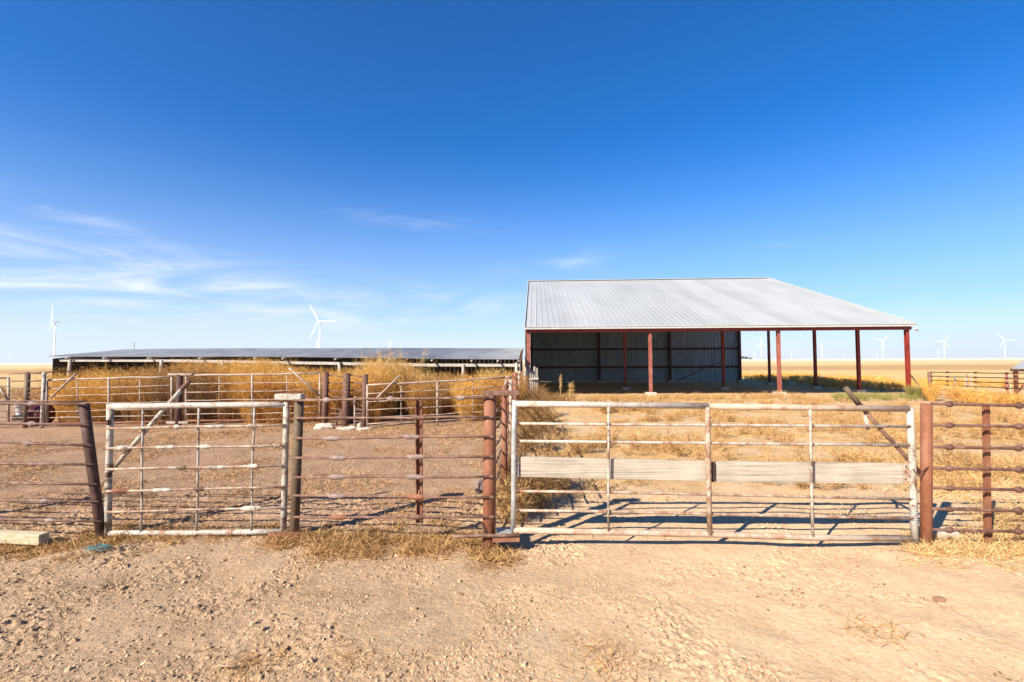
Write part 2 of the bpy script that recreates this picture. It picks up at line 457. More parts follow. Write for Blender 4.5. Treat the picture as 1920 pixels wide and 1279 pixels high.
def vnoise(x, y):
    xi = np.floor(x).astype(int); yi = np.floor(y).astype(int); fx = x - xi; fy = y - yi
    fx = fx * fx * (3 - 2 * fx); fy = fy * fy * (3 - 2 * fy)
    g = lambda i, j: _perm[i % 512, j % 512]
    return (g(xi, yi) * (1 - fx) + g(xi + 1, yi) * fx) * (1 - fy) + (g(xi, yi + 1) * (1 - fx) + g(xi + 1, yi + 1) * fx) * fy


def fbm(x, y, o=4, gain=0.5):
    s = 0; a = 1; n = 0
    for i in range(o):
        s = s + a * vnoise(x * 2 ** i + 17.3 * i, y * 2 ** i + 5.1 * i); n += a; a *= gain
    return s / n


def relief(x, y):
    """small scale height of the trampled ground above gz()"""
    near = np.clip(1 - (np.abs(x) - 6.5) / 6, 0, 1) * np.clip((14 - y) / 8, 0, 1)
    rough = np.clip(0.75 - x * 0.13 + (fbm(x * 0.8 + 40, y * 0.8, 3) - 0.5) * 2.2, 0.12, 1.2)
    z = (fbm(x * 1.1, y * 1.1, 4) - 0.5) * 0.09
    c = np.abs(fbm(x * 13, y * 13, 3, 0.55) - 0.5) * 2; c2 = np.abs(fbm(x * 31 + 9, y * 31, 2, 0.6) - 0.5) * 2
    patch = np.clip((fbm(x * 2.3 + 11, y * 2.3, 3) - 0.40) * 4, 0.12, 1)
    z = z + near * rough * patch * (c ** 0.8 * 0.036 + c2 * 0.028 - 0.018)
    return z + near * 0.008


# ---------------------------------------------------------------- ground
def axis(lo, hi, step, grow, lim0, lim1):
    a = list(np.arange(lo, hi, step)); s = step
    while a[-1] < lim1: s *= grow; a.append(a[-1] + s)
    s = step; b = []; x = lo
    while x > lim0: s *= grow; x -= s; b.append(x)
    return np.array(b[::-1] + a)


xs = axis(-5.2, 5.2, 0.0105, 1.05, -6000, 6000); ys = axis(2.2, 5.6, 0.0105, 1.035, -60, 9000)
gx, gy = np.meshgrid(xs, ys); gxf, gyf = gx.ravel(), gy.ravel()
gzz = gzn(gxf, gyf) + relief(gxf, gyf) * np.clip((400 - gyf) / 300, 0, 1)
nx, ny = len(xs), len(ys)
ii = (np.arange(ny - 1)[:, None] * nx + np.arange(nx - 1)[None, :]).ravel()
o = fast('ground', np.stack([gxf, gyf, gzz], 1), np.stack([ii, ii + 1, ii + nx + 1, ii + nx], 1), M['ground'], True)
o['kind'] = 'structure'


def onground(x, y):
    x = np.asarray(x, float); y = np.asarray(y, float)
    return np.stack([x, y, gzn(x, y) + relief(x, y)], 1)


def gp(x, y): return Vector(onground([x], [y])[0])


def pxground(px, py, z0=0.0):
    """ground point seen at a pixel"""
    d = _F + RX * ((px - CX) / F_PX) + UX * ((CY - py) / F_PX); t = (z0 - CAM.z) / d.z
    p = CAM + d * t
    for _ in range(4):
        t = (gz(p.x, p.y) - CAM.z) / d.z; p = CAM + d * t
    return gp(p.x, p.y)


# clods: small irregular lumps
def clods(P, size):
    base = np.array([(1, 0, 0), (-1, 0, 0), (0, 1, 0), (0, -1, 0), (0, 0, 1), (0, 0, -1),
                     (.7, .7, 0), (-.7, .7, 0), (.7, -.7, 0), (-.7, -.7, 0), (.7, 0, .7), (-.7, 0, .7), (0, .7, .7), (0, -.7, .7)], float)
    tri = []
    import itertools
    # convex-ish faces built from an octahedron split once on its upper half
    def f(a, b, c): tri.append((a, b, c))
    for (x, y, xy, xz, yz) in ((0, 2, 6, 10, 12), (2, 1, 7, 12, 11), (1, 3, 9, 11, 13), (3, 0, 8, 13, 10)):
        f(x, xy, xz); f(xy, y, yz); f(xz, yz, 4); f(xy, yz, xz); f(y, xy, 5); f(xy, x, 5)
    tri = np.array(tri); N = len(P)
    V = base[None] * NR.uniform(0.65, 1.3, (N, 14, 1)) * (size[:, None] * NR.uniform(0.7, 1.3, (N, 3)))[:, None, :] * np.array([1, 1, .7])
    a = NR.uniform(0, 6.28, N); ca, sa = np.cos(a)[:, None], np.sin(a)[:, None]
    V = np.stack([V[..., 0] * ca - V[..., 1] * sa, V[..., 0] * sa + V[..., 1] * ca, V[..., 2]], -1) + P[:, None, :]
    T = tri[None] + (np.arange(N) * 14)[:, None, None]
    return V.reshape(-1, 3), T.reshape(-1, 3)


N = 150000
cx_ = NR.uniform(-6, 6, N); cy_ = 2.2 + 9 * NR.rand(N) ** 1.7
keep = NR.rand(N) < np.clip(0.52 - cx_ * 0.09 + (fbm(cx_ * 2.3 + 11, cy_ * 2.3, 3) - 0.5) * 4.5, 0.04, 1)
cx_, cy_ = cx_[keep], cy_[keep]
sz = 0.0025 + 0.011 * NR.rand(len(cx_)) ** 4
o = fast('dirt_clods', *clods(onground(cx_, cy_), sz), M['clod'])
tag(o, 'crumbled brown dirt clods scattered over the trampled sandy ground', 'dirt clods', kind='stuff')

N = 420
cx_ = NR.normal(-2.6, 1.5, N); cy_ = 2.4 + 2.6 * NR.rand(N); o = fast('large_clods', *clods(onground(cx_, cy_), 0.011 + 0.013 * NR.rand(N) ** 2), M['clod'])
tag(o, 'larger broken clods among the crumbs on the left foreground', 'dirt clods', kind='stuff')
N = 60000
cx_ = NR.uniform(-6, 6, N); cy_ = 2.2 + 10.4 * NR.rand(N) ** 1.6
keep = NR.rand(N) < np.clip(-0.25 - cx_ * 0.07 + (fbm(cx_ * 2.6 + 31, cy_ * 2.6, 4) - 0.5) * 6.0, 0.004, 1)
cx_, cy_ = cx_[keep], cy_[keep]
o = fast('dung_crumbs', *clods(onground(cx_, cy_), 0.0025 + 0.010 * NR.rand(len(cx_)) ** 3), M['dung'])
tag(o, 'dark dry dung crumbs trodden into the dirt', 'dung crumbs', kind='stuff')

# ---------------------------------------------------------------- barn
TH = 0.0488
BA = Vector((math.cos(TH), -math.sin(TH), 0)); BB = Vector((math.sin(TH), math.cos(TH), 0)); BO = Vector((0.69, 25.2, 0))
BW, BD, RID = 19.42, 20.4, 14.9
EZ, RZ = 3.45, 8.25
SL = (RZ - EZ) / RID


def bp(u, v, z): return BO + BA * u + BB * v + Vector((0, 0, z))


def sheet(f, us, prof, vs, name, mat, parent, thick=0.012):
    """ribbed sheet: f(u,v)->(point, normal); prof(u)-> rib height"""
    nu, nv = len(us), len(vs); V = np.zeros((nv, nu, 3))
    for j, v in enumerate(vs):
        for i, u in enumerate(us):
            p, n = f(u, v); h = prof(i)
            V[j, i] = (p.x + n.x * h, p.y + n.y * h, p.z + n.z * h)
    ii = (np.arange(nv - 1)[:, None] * nu + np.arange(nu - 1)[None, :]).ravel()
    o = fast(name, V.reshape(-1, 3) - np.array(parent_origin(parent)) if parent else V.reshape(-1, 3), np.stack([ii, ii + 1, ii + nu + 1, ii + nu], 1), mat)
    if parent: o.parent = parent
    m = o.modifiers.new('thickness', 'SOLIDIFY'); m.thickness = thick; m.offset = -1
    return o


def ribs(L, pitch, w=0.025, top=0.018, h=0.03):
    us, hs = [], []; x = 0.0
    while x < L - pitch * 0.5:
        us += [x, x + pitch - 2 * w - top, x + pitch - w - top, x + pitch - w]; hs += [0, 0, h, h]; x += pitch
    us.append(L); hs.append(0)
    return us, hs


barn = thing('open_barn', 'tall open-front barn with pale ribbed metal roof and red steel posts', 'barn', bp(9.7, 8, gz(10, 30)))
us, hs = ribs(BW, 0.305, 0.024, 0.02, 0.024)
nf = Vector((0, 0, 1)) * math.cos(math.atan(SL)) - BB * math.sin(math.atan(SL))
roof = sheet(lambda u, v: (bp(u, v, EZ + SL * v), nf), us, lambda i: hs[i], [-0.12, 3, 6, 9, 12, RID], 'roof', M['roof'], barn)
nb = Vector((0, 0, 1)) * math.cos(math.atan(SL)) + BB * math.sin(math.atan(SL))
sheet(lambda u, v: (bp(u, v, RZ - SL * (v - RID)), nb), us, lambda i: hs[i], [RID, 17, BD + .15], 'roof', M['roof'], barn)
b = MB(); b.beam(bp(-0.02, RID, RZ + 0.045), bp(BW + 0.02, RID, RZ + 0.045), 0.34, 0.035); b.build('ridge_cap', M['trim'], barn)
for u in (-0.03, BW + 0.03):
    b = MB(); b.beam(bp(u, -0.14, EZ - 0.045), bp(u, RID, RZ - 0.0), 0.05, 0.17); b.build('rake_trim', M['trim'], barn)
    b = MB(); b.beam(bp(u, RID + .03, RZ - 0.0), bp(u, BD + .15, RZ - SL * (BD + .15 - RID)), 0.05, 0.17); b.build('rake_trim', M['trim'], barn)
# gutter with closed ends and the eave beam under it
b = MB(); b.beam(bp(-0.05, -0.21, EZ - 0.10), bp(BW + 0.05, -0.21, EZ - 0.10), 0.13, 0.13); b.beam(bp(-0.05, -0.29, EZ - 0.045), bp(BW + 0.05, -0.29, EZ - 0.045), 0.03, 0.03)
g = b.build('gutter', M['trim'], barn)
b = MB(); e = bp(BW - 0.02, -0.21, EZ - 0.19)
b.tube([e, e + Vector((0.03, 0.0, -0.10)), e + Vector((0.14, 0.02, -0.17))], 0.055, 10); b.build('downspout', M['white_plastic'], barn)
b = MB(); b.beam(bp(0.02, 0.06, EZ - 0.225), bp(BW - 0.02, 0.06, EZ - 0.225), 0.14, 0.19); b.build('eave_beam', M['red'], barn)
# rafters and purlins, seen from below
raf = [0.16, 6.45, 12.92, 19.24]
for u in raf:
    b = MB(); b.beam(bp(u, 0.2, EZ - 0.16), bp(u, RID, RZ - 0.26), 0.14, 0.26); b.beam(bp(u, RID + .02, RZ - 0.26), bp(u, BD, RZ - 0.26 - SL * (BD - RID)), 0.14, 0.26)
    b.build('rafter', M['red_shaded'], barn)
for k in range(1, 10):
    v = k * 1.5; b = MB(); b.beam(bp(0.05, v, EZ + SL * v - 0.085), bp(BW - 0.05, v, EZ + SL * v - 0.085), 0.06, 0.12, up=nf); b.build('purlin', M['red_shaded'], barn)


def hpost(u, v, zt, w, mat, pad=True):
    p0 = bp(u, v, gz(0, bp(u, v, 0).y) + 0.03); p1 = bp(u, v, zt); b = MB()
    for s in (-1, 1): b.beam(p0 + BB * (s * (w / 2 - .007)), p1 + BB * (s * (w / 2 - .007)), w, 0.014, up=BB)
    b.beam(p0, p1, 0.012, w - 0.028, up=BB)
    b.box(p0 + Vector((0, 0, 0.012)), w * 1.35, w * 1.35, 0.024, -TH)
    o = b.build('post', mat, barn)
    if pad:
        q = MB(); q.box(p0 + Vector((0, 0, -0.10)), w * 3.2, w * 2.8, 0.50, -TH + 0.1); q.build('footing', M['concrete'], o, bevel=0.03)
    return o


rt = roof.data.materials[0].node_tree
tc_ = rt.nodes.new('ShaderNodeTexCoord'); sx_ = rt.nodes.new('ShaderNodeSeparateXYZ'); rt.links.new(tc_.outputs['Object'], sx_.inputs[0])
fl_ = rt.nodes.new('ShaderNodeMath'); fl_.operation = 'MULTIPLY_ADD'; fl_.inputs[1].default_value = 1 / .915; rt.links.new(sx_.outputs[0], fl_.inputs[0]); 
ml_ = rt.nodes.new('ShaderNodeMath'); ml_.operation = 'MULTIPLY'; ml_.inputs[1].default_value = -.0488 / .915; rt.links.new(sx_.outputs[1], ml_.inputs[0]); rt.links.new(ml_.outputs[0], fl_.inputs[2])
fo_ = rt.nodes.new('ShaderNodeMath'); fo_.operation = 'FLOOR'; rt.links.new(fl_.outputs[0], fo_.inputs[0])
wn_ = rt.nodes.new('ShaderNodeTexWhiteNoise'); wn_.noise_dimensions = '1D'; rt.links.new(fo_.outputs[0], wn_.inputs['W'])
mr_ = rt.nodes.new('ShaderNodeMapRange'); mr_.inputs[3].default_value = .90; mr_.inputs[4].default_value = 1.04; rt.links.new(wn_.outputs['Value'], mr_.inputs[0])
bs_ = rt.nodes['Principled BSDF']; src_ = bs_.inputs['Base Color'].links[0].from_socket
mx_ = rt.nodes.new('ShaderNodeMix'); mx_.data_type = 'RGBA'; mx_.blend_type = 'MULTIPLY'; mx_.inputs[0].default_value = 1; rt.links.new(src_, mx_.inputs[6]); rt.links.new(mr_.outputs[0], mx_.inputs[7]); rt.links.new(mx_.outputs[2], bs_.inputs['Base Color'])
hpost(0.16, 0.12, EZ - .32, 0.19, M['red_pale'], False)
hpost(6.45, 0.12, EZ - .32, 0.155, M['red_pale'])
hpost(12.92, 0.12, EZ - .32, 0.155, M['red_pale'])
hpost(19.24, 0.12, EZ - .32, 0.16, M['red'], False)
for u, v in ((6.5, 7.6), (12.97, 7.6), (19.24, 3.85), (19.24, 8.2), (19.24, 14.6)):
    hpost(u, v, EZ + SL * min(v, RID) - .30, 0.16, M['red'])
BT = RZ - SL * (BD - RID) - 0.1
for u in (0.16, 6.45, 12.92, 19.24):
    hpost(u, BD - 0.22, BT - 0.25, 0.20, M['red_shaded'])
us, hs = ribs(BW, 0.305, 0.03, 0.02, 0.03)
zb = -0.30


def wallf(u, v): return bp(u, BD, v), -BB


bw = sheet(wallf, us, lambda i: -hs[i], [zb, 2, 4, BT], 'back_wall', M['wall'], barn, 0.006)
for z in (1.0, 2.68, 4.4):
    b = MB(); b.beam(bp(0.05, BD - 0.06, z), bp(BW - 0.05, BD - 0.06, z), 0.07, 0.19); b.build('girt', M['red_shaded'], bw)
b = MB(); b.beam(bp(0, BD, zb - 0.17), bp(BW, BD, zb - 0.17), 0.24, 0.30); b.build('foundation', M['concrete'], bw)
us, hs = ribs(BD - .3, 0.305, 0.03, 0.02, 0.03)
vs = [0, .25, .5, .75, 1.0]


def sidef(u, v):
    top = EZ + SL * u if u < RID else RZ - SL * (u - RID)
    return bp(0.0, u + .15, zb + (top - .1 - zb) * v), -BA


sw = sheet(sidef, us, lambda i: hs[i], vs, 'side_wall', M['wall'], barn, 0.006)
for z in (1.0, 2.68):
    b = MB(); b.beam(bp(0.07, 0.3, z), bp(0.07, BD - .3, z), 0.07, 0.19); b.build('girt', M['red_shaded'], sw)
b = MB(); b.beam(bp(13.6, BD - .14, zb + .05), bp(17.6, BD - .14, 1.5), 0.04, 0.05); b.build('wall_brace', M['red_shaded'], barn)

# grey boards nailed beside the barn's corner
t = thing('board_panel', 'grey weathered upright boards between the low shed and the barn corner', 'board panel', ground(990, 23.9))
for k in range(6):
    p = at(984 + k * 4.4, 700, 23.9 + k * .05); b = MB()
    b.beam(Vector((p.x, p.y, gz(0, 24) - .05)), Vector((p.x + .01, p.y, 1.30 + rng.uniform(-.12, .25))), 0.10, 0.025, up=(0, 1, 0)); b.build('board', M['post_wood'], t)
b = MB(); p = at(997, 700, 23.96); b.beam(Vector((p.x - .33, p.y - .0, .75)), Vector((p.x + .33, p.y + .05, .8)), .03, .1); b.build('cross_board', M['grey_wood'], t)

# ---------------------------------------------------------------- long low shed
def lerp_poly(P, t):
    k = t * (len(P) - 1); i = min(int(k), len(P) - 2); return P[i].lerp(P[i + 1], k - i)


front = [at(90, 668, 24.5), at(200, 668.3, 24.4), at(320, 668.6, 24.3), at(440, 668.3, 24.2), at(560, 669.0, 24.0), at(680, 670.5, 23.9), at(790, 672.0, 23.7), at(880, 673.0, 23.6), at(973, 673.5, 23.5)]
back = [at(235, 655.3, 29.4), at(345, 654, 29.3), at(450, 653.4, 29.2), at(550, 653.2, 29.0), at(650, 653, 28.8), at(740, 652.6, 28.7), at(820, 652.6, 28.6), at(900, 653, 28.5), at(978, 653, 28.4)]
shed = thing('long_shed', 'long low open shed with sagging grey corrugated roof behind the orange weeds', 'shed', ground(500, 26))
SW = 24.0; ncor = 300; us = [SW * i / (ncor * 6) for i in range(ncor * 6 + 1)]


def shedf(u, v):
    a = lerp_poly(front, u / SW); b = lerp_poly(back, u / SW); n = Vector((0, -.15, 1)).normalized(); return a.lerp(b, v), n


sheet(shedf, us, lambda i: 0.011 * math.cos(i / 6 * 2 * math.pi) + (0.004 if (i // 66) % 2 else 0), [0, .25, .5, .75, 1], 'roof', M['shed_roof'], shed, 0.01)
rail = [at(112, 675.5, 24.7), at(300, 676, 24.5), at(500, 679.5, 24.3), at(690, 682.5, 24.1), at(800, 684.5, 23.95), at(975, 685, 23.75)]
for k in range(len(rail) - 1):
    a, c = rail[k], rail[k + 1]; d = (c - a).normalized() * 0.01
    b = MB(); b.beam(a + d, c - d, 0.04, 0.14); b.build('fascia_board', M['grey_wood'], shed)
for px in (130, 197, 277, 363, 460, 508, 596, 692, 780, 870, 925, 968):
    t_ = (px - 90) / 883; a = lerp_poly(front, t_); c = lerp_poly(back, t_)
    b = MB(); d = (c - a); z = Vector((0, 0, -0.085)); b.tube([a - d * .02 + z + Vector((rng.uniform(-.1, .1), 0, 0)), a + d * .5 + z, c + z], 0.05, 8); b.build('rafter_pole', M['post_wood'], shed)
for px, top, lean, mt in ((128, 678, 0, 'post_wood'), (300, 679, 0.02, 'grey_wood'), (415, 681, 0, 'grey_wood'), (519, 683, .03, 'post_wood'), (634, 684, .22, 'grey_wood'), (760, 686, 0, 'post_wood'), (868, 687, 0.02, 'post_wood'), (968, 682, 0.0, 'grey_wood')):
    p = at(px, top, 24.35 - 0.7 * (px - 100) / 870); q = Vector((p.x + lean, p.y, gz(0, 24) - .2))
    b = MB(); b.tube(wob(p + Vector((0, .1, .1)), q, 3, .01), 0.075, 8); b.build('post', M[mt], shed)
n = 80
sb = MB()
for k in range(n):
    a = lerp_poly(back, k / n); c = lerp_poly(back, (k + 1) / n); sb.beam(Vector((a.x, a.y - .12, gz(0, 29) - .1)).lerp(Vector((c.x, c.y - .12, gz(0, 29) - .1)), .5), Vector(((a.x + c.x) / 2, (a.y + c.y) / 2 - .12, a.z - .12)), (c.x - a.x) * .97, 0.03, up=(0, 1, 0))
sb.build('back_wall', M['shaded_wood'], shed)
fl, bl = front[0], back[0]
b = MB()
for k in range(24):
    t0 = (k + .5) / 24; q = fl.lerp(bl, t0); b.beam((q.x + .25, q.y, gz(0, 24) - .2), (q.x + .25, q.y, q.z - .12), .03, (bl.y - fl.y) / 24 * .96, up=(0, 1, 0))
b.build('end_wall', M['shaded_wood'], shed)
# end wall of corrugated iron with a rusty barge board
fr, bk = front[-1], back[-1]
us = [i / 180 for i in range(181)]
sheet(lambda u, v: (Vector((fr.x + (bk.x - fr.x) * u + .04, fr.y + (bk.y - fr.y) * u, (gz(0, 25) - .05) * (1 - v) + (fr.z + (bk.z - fr.z) * u - .06) * v)), Vector((1, 0, 0))), us, lambda i: .01 * math.cos(i / 6 * 2 * math.pi), [0, .5, 1], 'end_wall', M['shed_roof'], shed, .006)
b = MB(); b.beam(fr + Vector((.085, -.1, -.07)), bk + Vector((.085, 0, -.05)), .04, .17); b.build('barge_board', M['rust_red'], shed)

# ---------------------------------------------------------------- rods, gates and fences
SPIN = [(0, .35), (.10, .55), (.22, .95), (.5, 1.0), (.78, .95), (.90, .55), (1, .35)]
KNOB = [(0, .3), (.12, .45), (.3, .85), (.5, 1.0), (.7, .85), (.88, .45), (1, .3)]
SLEEVE = [(0, .55), (.06, .62), (.08, .95), (.48, 1.0), (.5, .8), (.54, .8), (.56, 1.0), (.92, .95), (.94, .62), (1, .55)]


def rod(parent, p0, p1, r, mat, coup=(), cmat=None, amp=0.005, name='rail', k=5, n=8, px0=None, px1=None):
    pts = wob(p0, p1, k, amp); b = MB(); b.tube(pts, r, n); o = b.build(name, mat, parent)
    for c in coup:
        px, ln, rad, kind = c[:4]; mt = c[4] if len(c) > 4 else (cmat or mat)
        t = (px - px0) / (px1 - px0); f = t * k; i = min(max(int(f), 0), k - 1); q = pts[i].lerp(pts[i + 1], f - i); d = (pts[i + 1] - pts[i]).normalized()
        b = MB(); prof = {'s': SPIN, 'k': KNOB, 'c': SLEEVE}[kind]
        b.lathe(q - d * ln / 2, q + d * ln / 2, [(a, max(rad * w, r * 1.05)) for a, w in prof], 12, (0.75, 1)); b.build('coupling', mt, o)
    return o


DL, DM, DR = 4.75, 4.42, 4.40

# --- leaning rod fence on the far left
t = thing('rod_fence', 'rusty rod fence with dark leaning end post beside the white gate', 'fence', ground(180, DL), group='rod fence panels beside the gates')
top, bot = at(157, 757, DL), at(191, 1012, DL)
b = MB(); e = top + (bot - top) * 1.12; b.tube([top, top.lerp(e, .33), top.lerp(e, .66), e], [.044, .044, .043, .043], 16)
b.build('post', M['rust_dark'], t)
YL = [(757, 759), (793, 797), (829, 835), (870, 871), (904, 908), (937, 941), (973, 978)]
CL = [[(63, .09, .028, 'k')], [(63, .10, .030, 'k')], [(58, .12, .028, 'k')], [(65, .10, .024, 'k')], [], [(86, .10, .024, 'k')], [(97, .11, .024, 'k')]]
for (ya, yb), cp in zip(YL, CL):
    f = (yb - 757) / 255; xe = 157 + 34 * f
    rod(t, at(-360, ya - (yb - ya) * 2, DL + .15), at(xe + 3, yb, DL - .055), .0125, M['rust_grey'], cp, M['rod_end'], px0=-360, px1=xe + 3)
rod(t, at(-360, 752, DL + .22), at(160, 753, DL + .02), .009, M['rust_grey'])
b = MB(); p = at(-250, 760, DL + .1); b.beam(Vector((p.x, p.y + .05, -.3)), Vector((p.x, p.y + .05, p.z)), .08, .04, up=(0, 1, 0)); b.build('channel_post', M['rust_red'], t)
b = MB(); b.tube([at(186, 919, DL - .03), at(193, 908, DL - .08), at(199, 899, DL - .1)], .005, 6); b.build('latch_hook', M['rust'], t)

# --- white gate
t = thing('white_gate', 'narrow flaking white pipe gate with diagonal brace between two pipe posts', 'gate', ground(370, DL))
TL, TR, BL, BR = at(206, 762, DL), at(537, 759, DL), at(203, 1000, DL), at(531, 997, DL)
b = MB(); b.tube(wob(TL, TR, 5, .004), .030, 14); b.build('top_rail', M['white_more'], t)
b = MB(); b.tube(wob(BL, BR, 5, .004), .027, 14); b.build('bottom_rail', M['white_more'], t)
for a, c in ((TL, BL), (TR, BR)):
    b = MB(); b.tube(wob(a + Vector((0, 0, .03)), c + Vector((0, 0, -.03)), 4, .003), .029, 14); b.build('stile', M['white_pipe'], t)
RW = [(803, 797, [(331, .07, .024, 'k'), (405, .18, .018, 'c'), (473, .13, .023, 's')]), (841, 835, [(232, .17, .026, 's'), (312, .20, .018, 'c'), (384, .12, .023, 's'), (519, .09, .023, 'k')]),
      (880, 873, [(340, .13, .023, 's', 'olive_pipe'), (407, .20, .018, 'c'), (478, .14, .023, 's')]), (921, 913, [(225, .20, .026, 's', 'rust_red'), (305, .20, .019, 'c'), (373, .13, .023, 's', 'rust')]),
      (960, 952, [(325, .10, .025, 's', 'rust_grey'), (398, .19, .018, 'c', 'rust_grey'), (470, .20, .026, 's'), (485, .08, .027, 'k')])]
for yl, yr, cp in RW:
    cp = [c[:4] + ((M[c[4]],) if len(c) > 4 else ()) for c in cp]
    rod(t, at(199, yl, DL - .045), at(536, yr, DL - .045), .0115, M['white_rusty'], cp, M['white_pipe'], px0=199, px1=536)
for a, c in ((268, 264), (373, 368), (477, 471)):
    rod(t, at(a, 764, DL - .01), at(c, 998, DL - .01), .0105, M['white_pipe'], name='upright')
rod(t, at(349, 721, DL + .02), at(205, 887, DL + .02), .021, M['white_pipe'], name='brace', n=12, k=3)
b = MB(); b.lathe(at(356, 714, DL + .02), at(341, 730, DL + .02), [(0, .8 * .02), (.5, .024), (1, .024)], 12); b.build('brace_end', M['rust'], t)
for py in (792, 890):
    b = MB(); b.box(at(204, py, DL - .03), .02, .05, .05); b.build('hinge', M['rust_dark'], t)

# --- middle rod fence, thin post to channel post
t = thing('rod_fence', 'rusty rod fence with worn couplings and red channel upright between gates', 'fence', ground(740, DL), group='rod fence panels beside the gates')
pt = at(561, 748, DL + .01); pb = at(552, 1000, DL + .01)
b = MB(); b.tube([pt, pt.lerp(pb, .5), pb + (pb - pt) * .25], .044, 16); b.build('post', M['olive_pipe'], t)
b = MB(); b.beam(at(519, 744, DL), at(569, 744, DL), .11, .06); b.build('cap_block', M['white_pipe'], t, bevel=.01)
b = MB(); b.beam(at(508, 999, DL - .02), at(563, 1001, DL - .02), .12, .03); b.build('hinge_step', M['rust_red'], t)
YM = [(751, 745, [(617, .10, .026, 'k'), (740, .10, .026, 'k'), (868, .09, .025, 'k')]), (784, 782, [(646, .20, .021, 's', 'rust'), (793, .19, .023, 's', 'rust')]), (821.5, 819, [(628, .20, .024, 's'), (778, .19, .023, 's')]),
      (858.5, 856.5, [(638, .20, .026, 's'), (787, .20, .024, 's')]), (895, 893.5, [(637, .19, .024, 's'), (785, .19, .025, 's')]), (929, 932.5, [(636, .19, .024, 's'), (787, .20, .026, 's', 'rust_red')]), (969.5, 969.5, [(638, .20, .023, 's', 'rust_red'), (788, .19, .024, 's', 'rust')])]
for yl, yr, cp in YM:
    cp = [c[:4] + ((M[c[4]],) if len(c) > 4 else ()) for c in cp]
    rod(t, at(551, yl, DL - .058), at(924, yr, DM - .075), .0115, M['rust_grey'], cp, M['rod_end'], px0=551, px1=924)
p, q = at(786, 748, 4.60), at(787, 980, 4.58); b = MB()
b.beam(p, q, .054, .008, up=(0, 1, 0)); b.beam(p + Vector((-.027, -.015, 0)), q + Vector((-.027, -.015, 0)), .008, .034, up=(0, 1, 0)); b.beam(p + Vector((.027, -.015, 0)), q + Vector((.027, -.015, 0)), .008, .034, up=(0, 1, 0))
b.build('channel_upright', M['rust_red'], t)
b = MB(); b.lathe(at(786, 918, 4.50), at(787, 936, 4.50), [(0, .01), (.6, .035), (1, .05)], 10, (.5, 1)); b.build('weld_plate', M['rust_red'], t)

# --- big hinge post
t = thing('gate_post', 'thick red-brown pipe post with flat channel cap where the two gates meet', 'post', gp(-.2, DM))
pt, pb = at(919, 741, DM), at(917, 1032, DM)
b = MB(); b.tube([pt, pt.lerp(pb, .3), pt.lerp(pb, .6), pb + (pb - pt) * .2], [.056, .056, .058, .058], 24); b.build('pipe', M['rust_red'], t)
b = MB(); a, c = at(908, 737, DM), at(974, 737, DM); b.beam(a, c, .10, .042); b.build('cap_channel', M['rust_grey'], t, bevel=.004)
for yr in (745, 782, 819, 856.5, 893.5, 932.5, 969.5):
    b = MB(); k = at(923.5, yr, DM - .075); b.lathe(k - Vector((.028, 0, 0)), k + Vector((.018, 0, 0)), [(0, .012), (.5, .018), (.8, .019), (1, .012)], 10); b.build('weld_knob', M['rust'], t)
b = MB(); a, c = at(848, 1006, DM - .09), at(974, 1003, DM - .09); b.tube(wob(a, c, 4, .004), .016, 10); b.build('step_pipe', M['rust_grey'], t)
b = MB(); a, c = at(924, 1009, DM - .05), at(974, 1008, DM - .05); b.beam(a, c, .12, .03); b.build('hinge_channel', M['rust_red'], t)
b = MB(); a, c = at(931, 996, DM + .06), at(962, 994, DM + .06); b.beam(a, c, .16, .012); b.build('hinge_plate', M['galv'], t)
b = MB(); a, c = at(906, 980, DM - .03), at(911, 1000, DM - .06); b.beam(a, c, .02, .03); b.build('hinge_lug', M['rust_dark'], t)

# --- wide main gate
t = thing('main_gate', 'wide worn pipe gate with two bleached boards across its middle', 'gate', ground(1340, DR))
TL, TR, BL, BR = at(965, 757, DR), at(1705, 767, DR), at(963, 994, DR), at(1716, 1011, DR)
b = MB(); pts = [TL, at(1140, 759, DR), at(1328, 761.5, DR), at(1520, 764.5, DR), TR]
b = MB(); b.tube(pts[:3], .0275, 14); b.build('top_rail', M['white_more'], t)
b = MB(); b.tube([pts[2] + Vector((.001, 0, 0))] + pts[3:], .0275, 14); b.build('top_rail', M['tan_rust'], t)
b = MB(); b.tube([BL, at(1140, 998, DR), at(1330, 1002, DR), at(1523, 1008, DR), BR], .0265, 14); b.build('bottom_rail', M['tan_rust'], t)
b = MB(); b.tube(wob(at(965, 750, DR), at(962, 997, DR), 4, .003), .024, 14); b.build('stile', M['galv'], t)
b = MB(); b.tube(wob(at(1706, 764, DR), at(1716, 1016, DR), 4, .004), .030, 14); b.build('stile', M['white_pipe'], t)
for px0_, px1_, yt, yb, r, mt in ((1141, 1141, 761, 996, .011, 'white_pipe'), (1327, 1331, 763, 1002, .023, 'white_rusty'), (1519, 1524, 766, 1006, .013, 'white_pipe')):
    rod(t, at(px0_, yt, DR - .012), at(px1_, yb, DR - .012), r, M[mt], name='upright', n=12, k=3)
for ys_, mt, xl, xr in (((794, 797, 800), 'white_more', 968, 1704), ((827, 831, 835), 'white_more', 968, 1706), ((921, 927, 936), 'white_rusty', 968, 1712), ((957, 964, 973), 'white_rusty', 968, 1712)):
    b = MB(); m1 = at(1141, ys_[0] + 2, DR); m2 = at(1328, ys_[1], DR); b.tube([at(xl, ys_[0], DR), m1, m2, at(1520, (ys_[1] + ys_[2]) / 2, DR), at(xr, ys_[2], DR)], .0125, 10); b.build('rail', M[mt], t)
